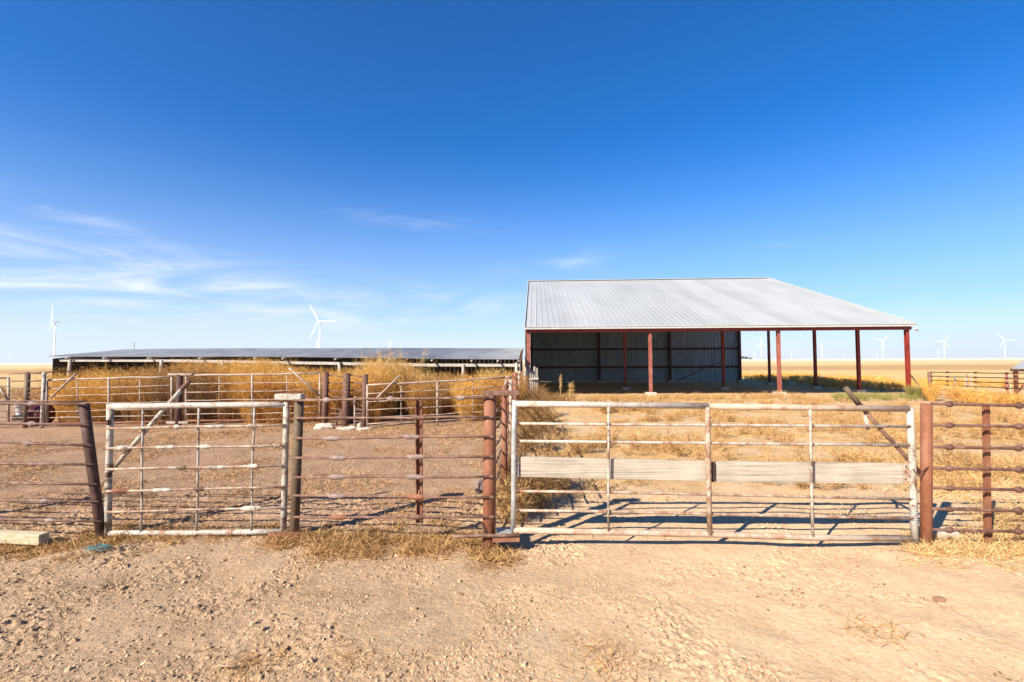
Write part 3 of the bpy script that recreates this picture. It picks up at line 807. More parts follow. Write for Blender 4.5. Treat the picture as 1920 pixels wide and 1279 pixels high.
for ys_, xr in (((794, 797, 800), 1704), ((827, 831, 835), 1706), ((921, 927, 936), 1711), ((957, 964, 973), 1711)):
    for px, yy in ((969, ys_[0]), (1141, ys_[0] + 2), (1328, ys_[1]), (1521, (ys_[1] + ys_[2]) / 2), (xr, ys_[2])):
        c = at(px, yy, DR - .006); b = MB(); b.lump(c, (.026, .019, .019), int(px), .3, 6, 9); b.build('weld_bead', M['rust'], t)
b = MB(); hp = [at(1713.6, 948, DR) .lerp(at(1715, 984, DR), k / 96) + Vector((math.cos(k * .55) * .0335, math.sin(k * .55) * .0335, 0)) for k in range(97)]
b.tube(hp, .0035, 6); b.build('wire_wrap', M['galv'], t)
b = MB(); hp = [at(1712, 880, DR - .035), at(1722, 892, DR - .05), at(1731, 884, DR - .05), at(1738, 878, DR - .048), at(1745, 872, DR - .02)]
b.tube(hp, .006, 7); b.build('latch_chain', M['rust_dark'], t)
for (xa, ya, yb, xb, yc, yd) in ((974, 857, 893, 1326, 864, 903), (1341, 866, 902, 1692, 868, 908)):
    a = at(xa, (ya + yb) / 2, DR + .045); c = at(xb, (yc + yd) / 2, DR + .045)
    b = MB(); N_ = 6
    b.beam(a, c, .038, (yb - ya + yd - yc) / 2 / F_PX * DR); b.build('board', M['board'], t, bevel=.006)
for px, py, mt in ((969, 876, 'galv'), (1337, 885, 'rust_dark'), (1699, 887, 'white_rusty')):
    w = .045 if px > 1600 else .03
    b = MB(); b.beam(at(px, py - 19, DR + .01), at(px + .5, py + 19, DR + .01), w, .012, up=(0, 1, 0)); br = b.build('bracket', M[mt], t, bevel=.003)
    b = MB()
    for dy in (-12, -2, 12):
        c = at(px, py + dy, DR - .002); b.lathe(c + Vector((0, -.002, 0)), c + Vector((0, .012, 0)), [(0, .004), (.3, .007), (1, .007)], 8)
    b.build('bolt', M['rust_dark'], br)
b = MB(); a, c = at(1616, 765, DR + .03), at(1731, 893, DR + .02); b.tube(wob(a, c, 3, .004), .018, 12); br = b.build('brace', M['rust_grey'], t)
b = MB(); a2, c2 = at(1585, 727, DR + .034), at(1612, 760, DR + .03); b.tube([a2, c2], .024, 12); b.build('brace_sleeve', M['olive_pipe'], br)
b = MB(); a2 = at(1610, 758, DR + .03); c2 = at(1617, 767, DR + .03); b.lathe(a2, c2, [(0, .022), (.2, .028), (.45, .028), (.5, .02), (.6, .028), (.9, .028), (1, .02)], 12); b.build('brace_joint', M['rust_grey'], br)
b = MB(); b.beam(at(1621, 778, DR + .03), at(1628, 806, DR + .03), .028, .012, up=(0, 1, 0)); b.build('hanging_strap', M['grey_wood'], t)

# --- right rod fence
t = thing('rod_fence', 'dark rusty rod fence with round knobs beyond the wide main gate', 'fence', ground(1830, DR), group='rod fence panels beside the gates')
pt, pb = at(1737, 757, DR), at(1737, 1024, DR)
b = MB(); b.tube([pt, pt.lerp(pb, .5), pb + (pb - pt) * .2], .045, 18); b.build('post', M['rust_red'], t)
for yl, yr in ((757, 761), (797, 798), (838, 838), (878, 880), (915, 918), (954, 957), (993, 996)):
    cp = [(1781, .10, .029, 'k'), (1912, .10, .030, 'k'), (2080, .1, .03, 'k')]
    rod(t, at(1746, yl, DR - .03), at(2400, yr + 10, DR - .1), .0135, M['rust'], cp, M['rust'], px0=1746, px1=2400)
for px, dx in ((1851, 3), (2230, 3)):
    p, q = at(px, 759, DR + .03), at(px + dx, 1000, DR + .03); q = q + (q - p) * .12
    b = MB(); b.beam(p, q, .040, .008, up=(0, 1, 0)); b.beam(p + Vector((-.020, .012, 0)), q + Vector((-.020, .012, 0)), .008, .03, up=(0, 1, 0)); b.beam(p + Vector((.020, .012, 0)), q + Vector((.020, .012, 0)), .008, .03, up=(0, 1, 0)); b.build('channel_upright', M['rust_red'], t)

# --- cross fence running from the hinge post to the sheds
cf = thing('cross_fence', 'rod fence running away from the thick gate post towards the sheds', 'fence', ground(950, 10))
CP = [(Vector((-.21, 4.62, 0)), .03, 'rust', 1.25, 'galv'), (Vector((-.105, 6.4, 0)), .036, 'rust_red', 1.37, None), (Vector((-.03, 9.4, 0)), .036, 'white_rusty', 1.33, None), (Vector((.08, 13.2, 0)), .07, 'rust_red', 1.36, None), (Vector((.24, 17, 0)), .05, 'white_rusty', 1.36, None), (Vector((.40, 20.2, 0)), .05, 'rust_red', 1.34, None), (Vector((.62, 23.3, 0)), .06, 'post_wood', 1.5, None)]
for i, (p, r, mt, h, capm) in enumerate(CP[1:], 1):
    z = gz(0, p.y); b = MB(); b.tube([(p.x, p.y, z - .3), (p.x, p.y, z + h)], r, 14); po = b.build('post', M[mt], cf)
    if capm: b = MB(); b.lathe((p.x, p.y, z + h - .03), (p.x, p.y, z + h + .05), [(0, r * 1.1), (.4, r * 1.12), (.75, r * .9), (1, r * .3)], 14); b.build('post_cap', M['galv'], po)
for k in range(7):
    h = .14 + k * .19
    for i in range(len(CP) - 1):
        a, c = CP[i], CP[i + 1]; z0, z1 = gz(0, a[0].y), gz(0, c[0].y)
        b = MB(); b.tube(wob(a[0] + Vector((-a[1] - .012, 0, z0 + h)), c[0] + Vector((-c[1] - .012, 0, z1 + h)), 5, .012), .0115, 7); ro = b.build('rail', M['rust_grey'], cf)
        for tt in (.3, .72):
            q = (a[0] + Vector((-a[1] - .012, 0, z0 + h))).lerp(c[0] + Vector((-c[1] - .012, 0, z1 + h)), tt); d = (c[0] - a[0]).normalized()
            b = MB(); b.lathe(q - d * .07, q + d * .07, [(w, max(.024 * s_, .013)) for w, s_ in KNOB], 8); b.build('coupling', M['rust_grey'], ro)

# ---------------------------------------------------------------- mid-ground gates
DF = 12.7


def far_gate(label, xl, xr, ytl, ytr, ybl, ybr, stiles, thins, brace, grp='white pipe gates across the pen', Dl=DF, Dr=DF):
    t = thing('pen_gate', label, 'gate', ground((xl + xr) / 2, (Dl + Dr) / 2), group=grp)
    D = lambda px: Dl + (Dr - Dl) * (px - xl) / (xr - xl)
    yt = lambda px: ytl + (ytr - ytl) * (px - xl) / (xr - xl)
    yb = lambda px: ybl + (ybr - ybl) * (px - xl) / (xr - xl)
    P = lambda px, f, dd=0: at(px, yt(px) + (yb(px) - yt(px)) * f, D(px) + dd)
    b = MB(); b.tube(wob(P(xl, 0), P(xr, 0), 6, .012), .025, 10); b.build('top_rail', M['far_white'], t)
    b = MB(); b.tube(wob(P(xl, 1), P(xr, 1), 6, .012), .022, 10); b.build('bottom_rail', M['rust_red'], t)
    for px in [xl, xr] + stiles:
        b = MB(); b.tube([P(px, -.01), P(px, 1.01)], .029, 10); b.build('stile', M['far_white'], t)
    for px in thins:
        b = MB(); b.tube([P(px, 0, .02), P(px, 1, 0.02)], .012, 8); b.build('upright', M['far_white'], t)
    for f in (.19, .37, .55, .72, .86):
        b = MB(); b.tube(wob(P(xl, f, -.02), P(xr, f + rng.uniform(-.01, .01), -.02), 6, .014), .0115, 8); b.build('rail', M['far_white'], t)
    (x0, y0), (x1, y1) = brace
    b = MB(); b.tube([at(x0, y0, D(x0) - .04), at(x1, y1, D(x1) - .04)], .026, 10); b.build('brace', M['far_white'], t)
    return t


far_gate('white pipe gate at the photo\'s left edge with post pair beside it', -260, 16, 706, 709, 792, 795, [-120], [-60, -190], ((-4, 722), (15, 751)))
far_gate('white pipe gate left of the short brown post, brace rising from its left end', 88, 322, 713, 706, 795, 790, [204], [145, 262], ((94, 747), (143, 700)))
far_gate('white pipe gate right of the short brown post, brace rising above its right end', 349, 600, 704, 700, 789, 785, [473], [411, 538], ((542, 690), (599, 742)))
far_gate('white pipe gate tilted upward to the right beside the cross fence', 689, 948, 722, 708, 807, 795, [820], [752, 886], ((703, 750), (750, 704)), Dl=12.3, Dr=13.1)


def far_post(label, px, yt, r, mt, D=DF, grp='posts between the pen gates', caps=None, name='pen_post'):
    p = at(px, yt, D); z = gz(0, D)
    t = thing(name, label, 'post', (p.x, p.y, z), grp)
    b = MB(); b.tube([(p.x - .02, p.y, z - .3), (p.x, p.y, p.z)], r, 12); b.build('pipe', M[mt], t)
    b = MB(); b.lathe((p.x, p.y, p.z), (p.x, p.y, p.z + .02), [(0, r * 1.02), (.6, r * .8), (1, r * .2)], 12); b.build('pipe_cap', M['galv' if 'metal cap' in label else mt], t)
    if caps:
        for (xa, xb, y) in caps:
            b = MB(); b.beam(at(xa, y, D), at(xb, y, D), .12, .06); b.build('cap_plate', M['far_white'], t, bevel=.008)
    return t


far_post('olive stained pipe post beside the white bucket', 52, 699, .06, 'olive_pipe')
far_post('pale pipe post against the left end of the braced white gate', 83, 699, .045, 'white_pipe', DF - .1)
far_post('short brown post with white plate on top between two white gates', 337, 703, .075, 'rust_dark', caps=[(317, 362, 702), (314, 355, 792)])
far_post('slim brown post standing just above the pale rock', 611, 698, .075, 'rust')
far_post('thickest brown post, middle of the three near the feed bunk', 650, 701, .095, 'rust', 12.5)
far_post('brown post against the left end of the tilted white gate', 685, 703, .07, 'rust', 12.35)
far_post('pale corner post with rounded metal cap at the end of the tilted gate', 953, 706, .085, 'rust_red', 13.4, caps=None)
# rails joining the three brown posts
t = thing('rod_fence', 'short rusty rod fence between the three brown posts near the feed bunk', 'fence', ground(648, 12.6))
for k, y in enumerate((706, 720, 735, 746, 768, 777, 791)):
    for xa, xb, Da, Db in ((612, 648, 12.75, 12.62), (652, 685, 12.62, 12.47)):
        b = MB(); b.tube(wob(at(xa, y - 3, Da), at(xb, y + rng.uniform(-1, 2), Db), 3, .01), .016, 8); b.build('rail', M['rust_grey'], t)
t = thing('rod_fence', 'short rod fence between olive and pale posts above the white bucket', 'fence', ground(65, DF))
for y in (700, 714, 728, 737, 744, 771, 783):
    b = MB(); b.tube(wob(at(18, y + 1, DF - .02), at(83, y, DF - .02), 4, .01), .014, 8); b.build('rail', M['rust_grey'], t)
t = thing('rod_fence', 'dark rod fence half hidden in the orange weeds behind the braced gate', 'fence', ground(100, 14))
for y in (698, 713, 727):
    b = MB(); b.tube(wob(at(56, y + 2, 13), at(130, y - 1.5, 14.6), 4, .01), .014, 8); b.build('rail', M['rust_dark'], t)
# junk by the post pair
t = thing('plastic_bucket', 'white plastic bucket behind the olive post on the left', 'bucket', ground(41, 13.2))
p = at(42, 778, 13.2); b = MB(); b.lathe((p.x, p.y, p.z), (p.x, p.y, p.z + .30), [(0, .12), (.03, .125), (.9, .155), (.92, .165), (1, .165)], 16); b.build('body', M['white_plastic'], t)
b = MB(); b.tube([(p.x + .165 * math.cos(a), p.y - .02, p.z + .28 - .12 * math.sin(a)) for a in [math.pi * k / 8 for k in range(9)]], .006, 6); b.build('handle', M['rust_dark'], t)
for yy in (.0,): b = MB(); b.box((p.x, p.y, p.z - .07), .3, .3, .14); b.build('base_block', M['black'], t, bevel=.02)
t = thing('feed_drum', 'dark red drum lying in shade between the olive and pale posts', 'drum', ground(68, 13.2))
p = at(68, 778, 13.2); b = MB(); b.lathe((p.x - .2, p.y, p.z), (p.x + .28, p.y + .1, p.z), [(0, .22), (.04, .25), (.3, .25), (.33, .262), (.36, .25), (.64, .25), (.67, .262), (.7, .25), (.96, .25), (1, .22)], 18); b.build('body', M['dark_red'], t)
b = MB(); b.lathe((p.x - .205, p.y - .01, p.z), (p.x - .19, p.y, p.z), [(0, .2), (1, .21)], 18); b.build('drum_lid', M['white_plastic'], t)
t = thing('white_stake', 'thin pale pipe stake standing in front of the dark feed bunk', 'stake', ground(665, 12.2))
b = MB(); b.tube([at(665, 812, 12.2), at(665, 744, 12.2)], .022, 8); b.build('pipe', M['far_white'], t)
b = MB(); b.tube([at(663, 752, 12.2), at(667, 760, 12.2)], .03, 8); b.build('tie_wire', M['rust'], t)
t = thing('feed_bunk', 'black slatted feed bunk in shade between two brown posts', 'feed bunk', ground(668, 13.3))
for k in range(4):
    b = MB(); b.beam(at(648, 767 + k * 10, 13.2), at(682, 767 + k * 10, 13.2), .03, .11); b.build('slat', M['rust_dark'], t)
b = MB(); c = at(665, 783, 13.6); b.box((c.x, c.y, c.z), .55, .6, .62); b.build('box_body', M['black'], t, bevel=.02)
for x in (649, 681):
    b = MB(); b.beam(at(x, 810, 13.25), at(x, 762, 13.25), .05, .05, up=(0, 1, 0)); b.build('leg', M['rust_dark'], t)
t = thing('feed_rack', 'rusty slatted rack end left of the thickest brown post', 'rack', ground(640, 12.9))
for k in range(5):
    b = MB(); b.beam(at(631, 769 + k * 4.5, 12.9), at(647, 769 + k * 4.5, 12.9), .02, .035); b.build('slat', M['rust_grey'], t)
b = MB(); b.beam(at(632, 766, 12.93), at(632, 806, 12.93), .03, .03, up=(0, 1, 0)); b.build('leg', M['rust_dark'], t)

rk = [('pale jagged rock under the slim brown post', 610, 806, 12.3, (.22, .14, .10)), ('flat pale rock low on the dirt under the feed bunk', 655, 811, 12.15, (.26, .14, .05)), ('flat pale slab beneath the brown post beside the tilted gate', 684, 812, 12.0, (.18, .12, .05)), ('small pale rock standing beside the thin stake', 675, 803, 12.4, (.07, .06, .09))]
for i, (lb, px, py, D, rad) in enumerate(rk):
    p = at(px, py, D); b = MB(); b.lump((p.x, p.y, max(p.z, rad[2] * .4)), rad, 30 + i, .35); o = setorigin(b.build('rock', M['rock']), (p.x, p.y, 0)); tag(o, lb, 'rock', 'pale rocks along the pen gates')
p = at(900, 912, 5.6); b = MB(); b.lump((p.x, p.y, p.z), (.075, .07, .085), 5, .3); o = b.build('rock', M['rod_end']); tag(setorigin(o, (p.x, p.y, 0)), 'pinkish squarish rock behind the thick gate post', 'rock')
o.location.z += .0

# ---------------------------------------------------------------- right pen and small shed
t = thing('pen_fence', 'distant thin rod pen fence right of the barn with brown end post', 'fence', ground(1830, 20))
rp = [(1743, 697, 738, 22.5, .17, 'rust_grey'), (1790, 705, 740, 21.5, .07, 'far_white'), (1812, 699, 750, 20.5, .06, 'far_white'), (1820, 699, 722, 23, .05, 'far_white'), (1887, 699, 757, 18.5, .07, 'red_pale'), (1893, 699, 735, 20, .05, 'far_white'), (1990, 700, 760, 17, .07, 'rust_grey')]
for px, yt, yb, D, w, mt in rp:
    p = at(px, yt, D); b = MB(); b.tube([(p.x, p.y, gz(0, D) - .3), (p.x, p.y, p.z)], w / 2, 10); b.build('post', M[mt], t)
for k, (y0, y1) in enumerate(((698, 700), (705.5, 709), (713, 718), (721, 728), (730, 740), (738, 750))):
    pts = [at(1743, y0, 22.5), at(1812, y0 + (y1 - y0) * .42, 20.5), at(1887, y1, 18.5), at(1990, y1 + (y1 - y0) * .7, 17)]
    b = MB(); fine = []
    for a, c in zip(pts, pts[1:]): fine += wob(a, c, 4, .015)[:-1]
    b.tube(fine + [pts[-1]], .02, 6); ro = b.build('rail', M['rust_dark'], t)
    for tt in range(2, 12, 3):
        q = fine[tt]; d = (fine[tt] - fine[tt - 1]).normalized(); b = MB(); b.lathe(q - d * .12, q + d * .12, [(w, max(.042 * s_, .02)) for w, s_ in KNOB], 8); b.build('coupling', M['rust_dark'], ro)
t = thing('loading_shed', 'small shed with corrugated gable roof and red legs at the right edge', 'shed', ground(1950, 18.5))
P0, P1 = at(1898, 691, 18.3), at(2020, 693, 17.6); P2 = at(1932, 665, 20.5); P3 = at(2040, 664, 19.8)
us = [i / 240 for i in range(241)]
sheet(lambda u, v: (P0.lerp(P1, u).lerp(P2.lerp(P3, u), v), Vector((0, -.5, .86))), us, lambda i: .013 * math.cos(i / 8 * 2 * math.pi), [0, .5, 1], 'roof', M['trim'], t, .008)
P4, P5 = P2 + Vector((3.1, 2.2, -.75)), P3 + Vector((3.1, 2.2, -.75))
sheet(lambda u, v: (P2.lerp(P3, u).lerp(P4.lerp(P5, u), v), Vector((0, .5, .86))), us, lambda i: .013 * math.cos(i / 8 * 2 * math.pi), [0, .5, 1], 'roof', M['trim'], t, .008)
b = MB(); b.beam(P0 + Vector((0, .06, -.06)), P1 + Vector((0, .06, -.06)), .06, .1); b.build('eave_beam', M['rust_dark'], t)
for p in (at(1904, 693, 18.4), at(2010, 693, 17.75)):
    b = MB(); b.beam((p.x, p.y, gz(0, 18) - .2), (p.x, p.y, p.z), .1, .1, up=(0, 1, 0)); b.build('leg', M['rust_red'], t)
    q = p + Vector((4.6, 3.4, 0)); b = MB(); b.beam((q.x, q.y, gz(0, 21) - .2), (q.x, q.y, q.z), .1, .1, up=(0, 1, 0)); b.build('leg', M['rust_red'], t)
b = MB(); b.tube([at(1908, 735, 18.4), at(1945, 692, 18.4)], .04, 8); b.build('brace', M['rust_red'], t)
# pipes leaning by the barn corner
for lb, xa, ya, xb, yb, D, mt in (('dark pipe leaning on the barn\'s right corner post, upper of two', 1708, 704, 1742, 735, 23.3, 'rust_dark'), ('olive pipe leaning just below the darker one at the barn\'s corner', 1711, 708, 1738, 737, 23.1, 'olive_pipe')):
    b = MB(); a, c = at(xa, ya, D), at(xb, yb, D - .6); c.z = gz(0, 23) + .03; b.tube(wob(a, c, 3, .02), .04, 8); o = b.build('leaning_pipe', M[mt]); tag(setorigin(o, c), lb, 'pipe', 'pipes leaning at the barn corner')

# ---------------------------------------------------------------- small things on the ground
p0 = at(-140, 983, 4.72); p1 = at(84, 990, 4.60); b = MB(); b.beam(Vector((p0.x, p0.y, .07)), Vector((p1.x, p1.y, .055)), .10, .095)
o = b.build('wooden_beam', M['beam_wood'], bevel=.006); tag(setorigin(o, p1), 'bleached square timber beam lying on the ground at the left fence', 'beam')
p = pxground(184, 1040); b = MB(); r2 = random.Random(3)
for k in range(7):
    pts = []; a0 = r2.uniform(0, 6)
    for i in range(14):
        a = a0 + i * .55; rr_ = .03 + .045 * r2.random(); pts.append(p + Vector((math.cos(a) * rr_ * 1.5, math.sin(a) * rr_, .012 + .05 * r2.random())))
    b.tube(pts, .0020, 5)
o = b.build('twine_tangle', M['teal']); tag(setorigin(o, p), 'teal baling twine tangled in the dry grass below the leaning post', 'twine')
p = pxground(1760, 1008); b = MB(); b.box(p + Vector((.06, .05, .0)), .24, .16, .10, .1); o = b.build('concrete_block', M['concrete'], bevel=.012); tag(setorigin(o, p), 'pale concrete block at the foot of the right gate post', 'concrete block')
p = pxground(1760, 1133); b = MB(); b.lump(p + Vector((0, 0, .012)), (.045, .024, .018), 9, .3); o = b.build('rock', M['brownrock']); tag(setorigin(o, p), 'brown oblong stone alone on the bare pale sand at right', 'rock')
for i, (lb, px, py, ln, ang, rad) in enumerate((('bleached root stick in the dirt below the white gate', 232, 1068, .20, .1, .007), ('short curved stick lying in the middle of the left foreground', 285, 1147, .15, -.5, .0055), ('pale forked stick at the bottom edge left of centre', 440, 1252, .22, .35, .007))):
    p = pxground(px, py); b = MB(); r2 = random.Random(50 + i); d = Vector((math.cos(ang), math.sin(ang), 0)); n_ = Vector((-d.y, d.x, 0))
    pts = [p + d * (ln * (k / 6 - .5)) + n_ * (.03 * math.sin(k * 1.1 + i)) + Vector((0, 0, .018 + .022 * math.sin(k * .9))) for k in range(7)]
    b.tube(pts, [rad * (1 - .09 * k) for k in range(7)], 8); b.tube([pts[2], pts[2] + d * .05 + n_ * .06 + Vector((0, 0, .03)), pts[2] + d * .09 + n_ * .09 + Vector((0, 0, .015))], [rad * .6, rad * .5, rad * .25], 7)
    o = b.build('stick', M['stick']); tag(setorigin(o, p), lb, 'stick', 'sticks lying in the foreground dirt')
# driftwood by the cross fence
b = MB(); p = pxground(1022, 805); b.tube([p + Vector((-.25, 0, .06)), p + Vector((0, .05, .11)), p + Vector((.28, .0, .08))], [.05, .075, .04], 9)
o = b.build('log', M['stick']); tag(setorigin(o, p), 'pale broken log lying in shade beside the cross fence', 'log')

# ---------------------------------------------------------------- vegetation
def veg(name, label, cat, VT, mat, group=None, kind=None, origin=None):
    o = fast(name, VT[0], VT[1], mat)
    if origin is not None: setorigin(o, origin)
    return tag(o, label, cat, group, kind)


# tall orange weeds in front of the long shed
N = 1900
wx = NR.uniform(-14.5, -0.6, N); wy = 13.4 + 9.3 * NR.rand(N) ** 1.5
pxs = CX + wx / wy * F_PX
keep = (pxs > 70 + 60 * NR.rand(N))
wx, wy, pxs = wx[keep], wy[keep], pxs[keep]
ex = NR.uniform(-.75, .12, 130); ey = NR.uniform(13.7, 21.5, 130); ex += np.clip((ey - 15) * .05, 0, .4); wx = np.concatenate([wx, ex]); wy = np.concatenate([wy, ey]); pxs = CX + wx / wy * F_PX
big_ = fbm(wx * .42 + 3, wy * .42, 2); sm_ = fbm(wx * 1.3, wy * 1.3 + 8, 3)
hh = 1.50 + (big_ - .5) * 0.9 + (sm_ - .5) * .5
hh = np.where(pxs > 850, hh * (0.66 + .12 * NR.rand(len(wx))), hh)
hh = np.where(pxs < 160, hh * .85, hh)
hh = np.where((pxs > 530) & (pxs < 690), hh * .80, hh)
hh = np.where((pxs > 775) & (pxs < 851), hh * .74, hh)
hh = hh + 0.06 * np.clip((wy - 15) / 6, 0, 1)
hh = np.clip(hh, .45, 1.75)
keep = (sm_ > .37) | (wy > 15.5)
kind_ = fbm(wx * .8 + 50, wy * .5, 3) + NR.randn(len(wx)) * .07
P = onground(wx, wy)
gold = keep & (kind_ > .56); dead = keep & (kind_ < .44); mid_ = keep & ~gold & ~dead
veg('dry_weeds', 'dense tall rust-orange dry weeds filling the strip before the low shed', 'weeds', bushy(P[mid_], hh[mid_] * 1.02, .48, 16, 24, .19, .006, .007, .30, .05), M['weed'], kind='stuff')
veg('dry_weeds', 'golden feathery dry weeds mixed into the orange stand', 'weeds', bushy(P[gold], hh[gold] * 1.08, .50, 18, 26, .20, .0052, .006, .35, .05), M['weed_gold'], kind='stuff')
veg('dry_weeds', 'darker brown dead weeds in patches of the orange stand', 'weeds', bushy(P[dead], hh[dead] * .95, .46, 14, 20, .17, .006, .009, .3), M['weed_brown'], kind='stuff')
sp_ = keep & (NR.rand(len(wx)) < .035)
veg('seed_stalks', 'thin pale seed stalks standing above the orange weeds', 'weeds', bushy(P[sp_], hh[sp_] * 1.22, .22, 5, 26, .05, .008, .008, .7), M['straw_pale'], kind='stuff')
for lb, px, D, h, r in (('tall golden feathery bush rising above the tilted pen gate', 733, 15.2, 2.05, .95), ('golden bush against the open end of the low shed beside the capped post', 925, 17.5, 1.42, .5), ('golden bush spilling over the fence left of the tall one', 700, 14.2, 1.5, .7), ('golden bush right of the tall one under the shed eave', 800, 15.2, 1.22, .6)):
    p = ground(px, D); c = np.array([[p.x + NR.randn() * r * .35, p.y + NR.randn() * .3, p.z] for _ in range(7)])
    veg('dry_bush', lb, 'bush', bushy(c, h, r * .8, 30, 36, .20, .0055, .007, .45, .05), M['heap'], 'golden bushes in front of the low shed', origin=p)

# dry grass tufts along the front fence
def scatter(n, x0, x1, y0, y1, thr, sc=1.6, seed=0):
    x = NR.uniform(x0, x1, n); y = NR.uniform(y0, y1, n); k = fbm(x * sc + seed, y * sc + 3, 3) > thr; return onground(x[k], y[k])


pts = []
for px0, px1, yc, sd, n in ((-200, 130, 1022, 14, 120), (130, 320, 1015, 12, 60), (320, 520, 1004, 6, 36), (500, 600, 1014, 9, 40), (590, 720, 1026, 15, 95), (735, 840, 1022, 14, 60), (840, 910, 1018, 10, 26), (880, 960, 1045, 10, 36), (1715, 2050, 1028, 14, 200)):
    for _ in range(n):
        p = pxground(rng.uniform(px0, px1), rng.gauss(yc, sd)); pts.append((p.x, p.y, p.z))
pts = np.array(pts); lf = pts[:, 0] < 3
veg('dry_grass', 'low brown dry grass growing along the foot of the left fences', 'grass', tufts(pts[lf], 26, .095, .05, .0046, .5, .95), M['straw'], kind='stuff')
veg('dry_grass', 'dead grey-brown grass tangled among the lighter tufts along the left fences', 'grass', tufts(pts[lf] + np.array([.03, .02, 0]), 24, .085, .06, .005, .4, 1.0), M['weed_brown'], kind='stuff')
veg('dry_grass', 'flattened pale straw heaped below the right rod fence', 'straw', tufts(pts[~lf], 40, .12, .06, .0042, .25, 1.0), M['straw_pale'], kind='stuff')
# straw scraps
N = 7000
x = NR.uniform(-5.5, 5.5, N); y = 2.3 + 5 * NR.rand(N)
k = NR.rand(N) < np.clip((fbm(x * 1.5 + 20, y * 1.5, 3) - .38) * 4, 0.03, 1) * np.clip(.75 - x * .08, .25, 1)
P = onground(x[k], y[k]); P[:, 2] += .006; n = len(P)
d = NR.randn(n, 3); d[:, 2] *= .12
veg('straw_scraps', 'loose straw scraps scattered over the foreground dirt', 'straw', blades(P, d, NR.uniform(.015, .07, n), NR.uniform(.002, .0045, n), NR.randn(n, 3) * .12), M['straw_pale'], kind='stuff')
for lb, px, py, n_, sp in (('matted straw and root clump at the bottom edge, left of centre', 480, 1250, 260, .10), ('matted dry straw clump at the bottom edge, right of centre', 1140, 1245, 300, .13), ('thin straw wisp on the pale sand at right', 1640, 1185, 170, .10), ('brown grass scrap at the bottom edge between the two matted clumps', 660, 1240, 160, .12)):
    p = pxground(px, py); c = np.array([[p.x, p.y, p.z + .004]])
    vt = tufts(c, n_, .075, sp, .0035, .3, 1.0); vt[0][:, 2] = np.maximum(vt[0][:, 2], p.z - .03)
    veg('straw_clump', lb, 'straw', vt, M['straw'], kind='stuff', origin=p)

# pen litter: low brown weeds
P = scatter(5200, -10, -.4, 4.9, 12.8, .50, .9, 7)
veg('weed_litter', 'sparse low dry weeds lying over the pen dirt', 'weeds', tufts(P, 14, .085, .09, .0065, .15, 1.0), M['litter'], kind='stuff')
# yard weeds
P = scatter(2000, .5, 15, 6.2, 23.5, .50, .55, 31)
hs_ = NR.uniform(.08, .30, len(P))
veg('yard_weeds', 'patchy low golden dry weeds in the yard behind the main gate', 'weeds', bushy(P, hs_, .22, 12, 12, .10, .005, .005, .5), M['straw'], kind='stuff')
P = scatter(90, .9, 14, 7, 22, .42, .5, 5)
veg('yard_weeds', 'rounded dry weed mounds standing in the yard behind the main gate', 'weeds', bushy(P, NR.uniform(.22, .46, len(P)), .34, 30, 22, .10, .0055, .006, .5), M['straw'], kind='stuff')
P = scatter(2600, .6, 16, 5.8, 24.5, .46, .8, 77)
veg('yard_grass', 'pale dry grass patches across the yard behind the main gate', 'grass', tufts(P, 22, .11, .12, .005, .4, .9), M['straw_pale'], kind='stuff')
P = scatter(900, 3.5, 9, 4.6, 8.5, .5, .9, 15)
veg('straw_heap', 'tangled golden straw behind the right rod fence', 'straw', tufts(P, 26, .16, .10, .005, .45, .9), M['straw_pale'], kind='stuff')
# taller growth beyond and beside the barn
P = scatter(1900, 8, 34, 30, 58, .45, .3, 3)
uv = P[:, :2] - np.array([BO.x, BO.y]); uu = uv @ np.array([BA.x, BA.y]); vv = uv @ np.array([BB.x, BB.y]); P = P[(uu > BW + .4) | (vv > BD + .5)]
veg('field_grass', 'tall dry golden grass behind the open barn', 'grass', bushy(P, .45, .35, 9, 9, .25, .014, .014, 1.0), M['weed_gold'], kind='stuff')
P = scatter(600, -30, -15, 20, 40, .42, .3, 9)
veg('field_grass', 'dry grass on the open field left of the low shed', 'grass', bushy(P, .5, .35, 9, 9, .25, .016, .014, 1.0), M['straw'], kind='stuff')
p = ground(1700, 22.5)
P = np.array([[*ground(px, D)] for px, D in [(NR.uniform(1560, 1740), NR.uniform(20.5, 23.5)) for _ in range(60)]])
veg('green_weeds', 'low greenish weeds at the foot of the barn\'s right corner', 'weeds', bushy(P, .22, .3, 10, 12, .14, .009, .008, .5), M['green'], kind='stuff')
for i, (lb, px, D, h, r, mt) in enumerate((('yellow-brown bush against the right pen fence end post', 1752, 20.5, .85, .7, 'weed_gold'), ('low yellow bush midway along the right pen fence', 1800, 19.5, .6, .75, 'weed_gold'), ('greenish bush where the pipes lean at the barn corner', 1722, 22.0, .6, .45, 'green'), ('low golden bush under the far end of the right pen fence', 1862, 17.5, .5, .8, 'weed_gold'))):
    p = ground(px, D); c = np.array([[p.x + NR.randn() * r * .4, p.y + NR.randn() * .3, p.z] for _ in range(5)])
    veg('dry_bush', lb, 'bush', bushy(c, h, r * .7, 22, 24, .16, .008, .008, .6), M[mt], 'bushes by the right pen fence', origin=p)
# tumbleweeds and plants along the cross fence
def ball(c, r, n, mat, lb, name='tumbleweed', cat='tumbleweed', grp='tumbleweeds caught on the cross fence'):
    c = np.array(c); a = unit(NR.randn(n, 3)); base = c + a * r * (NR.rand(n, 1) ** .6) * .85
    d = a * .5 + NR.randn(n, 3) * .7
    o = fast(name, *blades(base, d, r * NR.uniform(.2, .6, n), NR.uniform(.003, .006, n), NR.randn(n, 3) * .3), mat)
    return tag(setorigin(o, (c[0], c[1], c[2] - r)), lb, cat, grp)


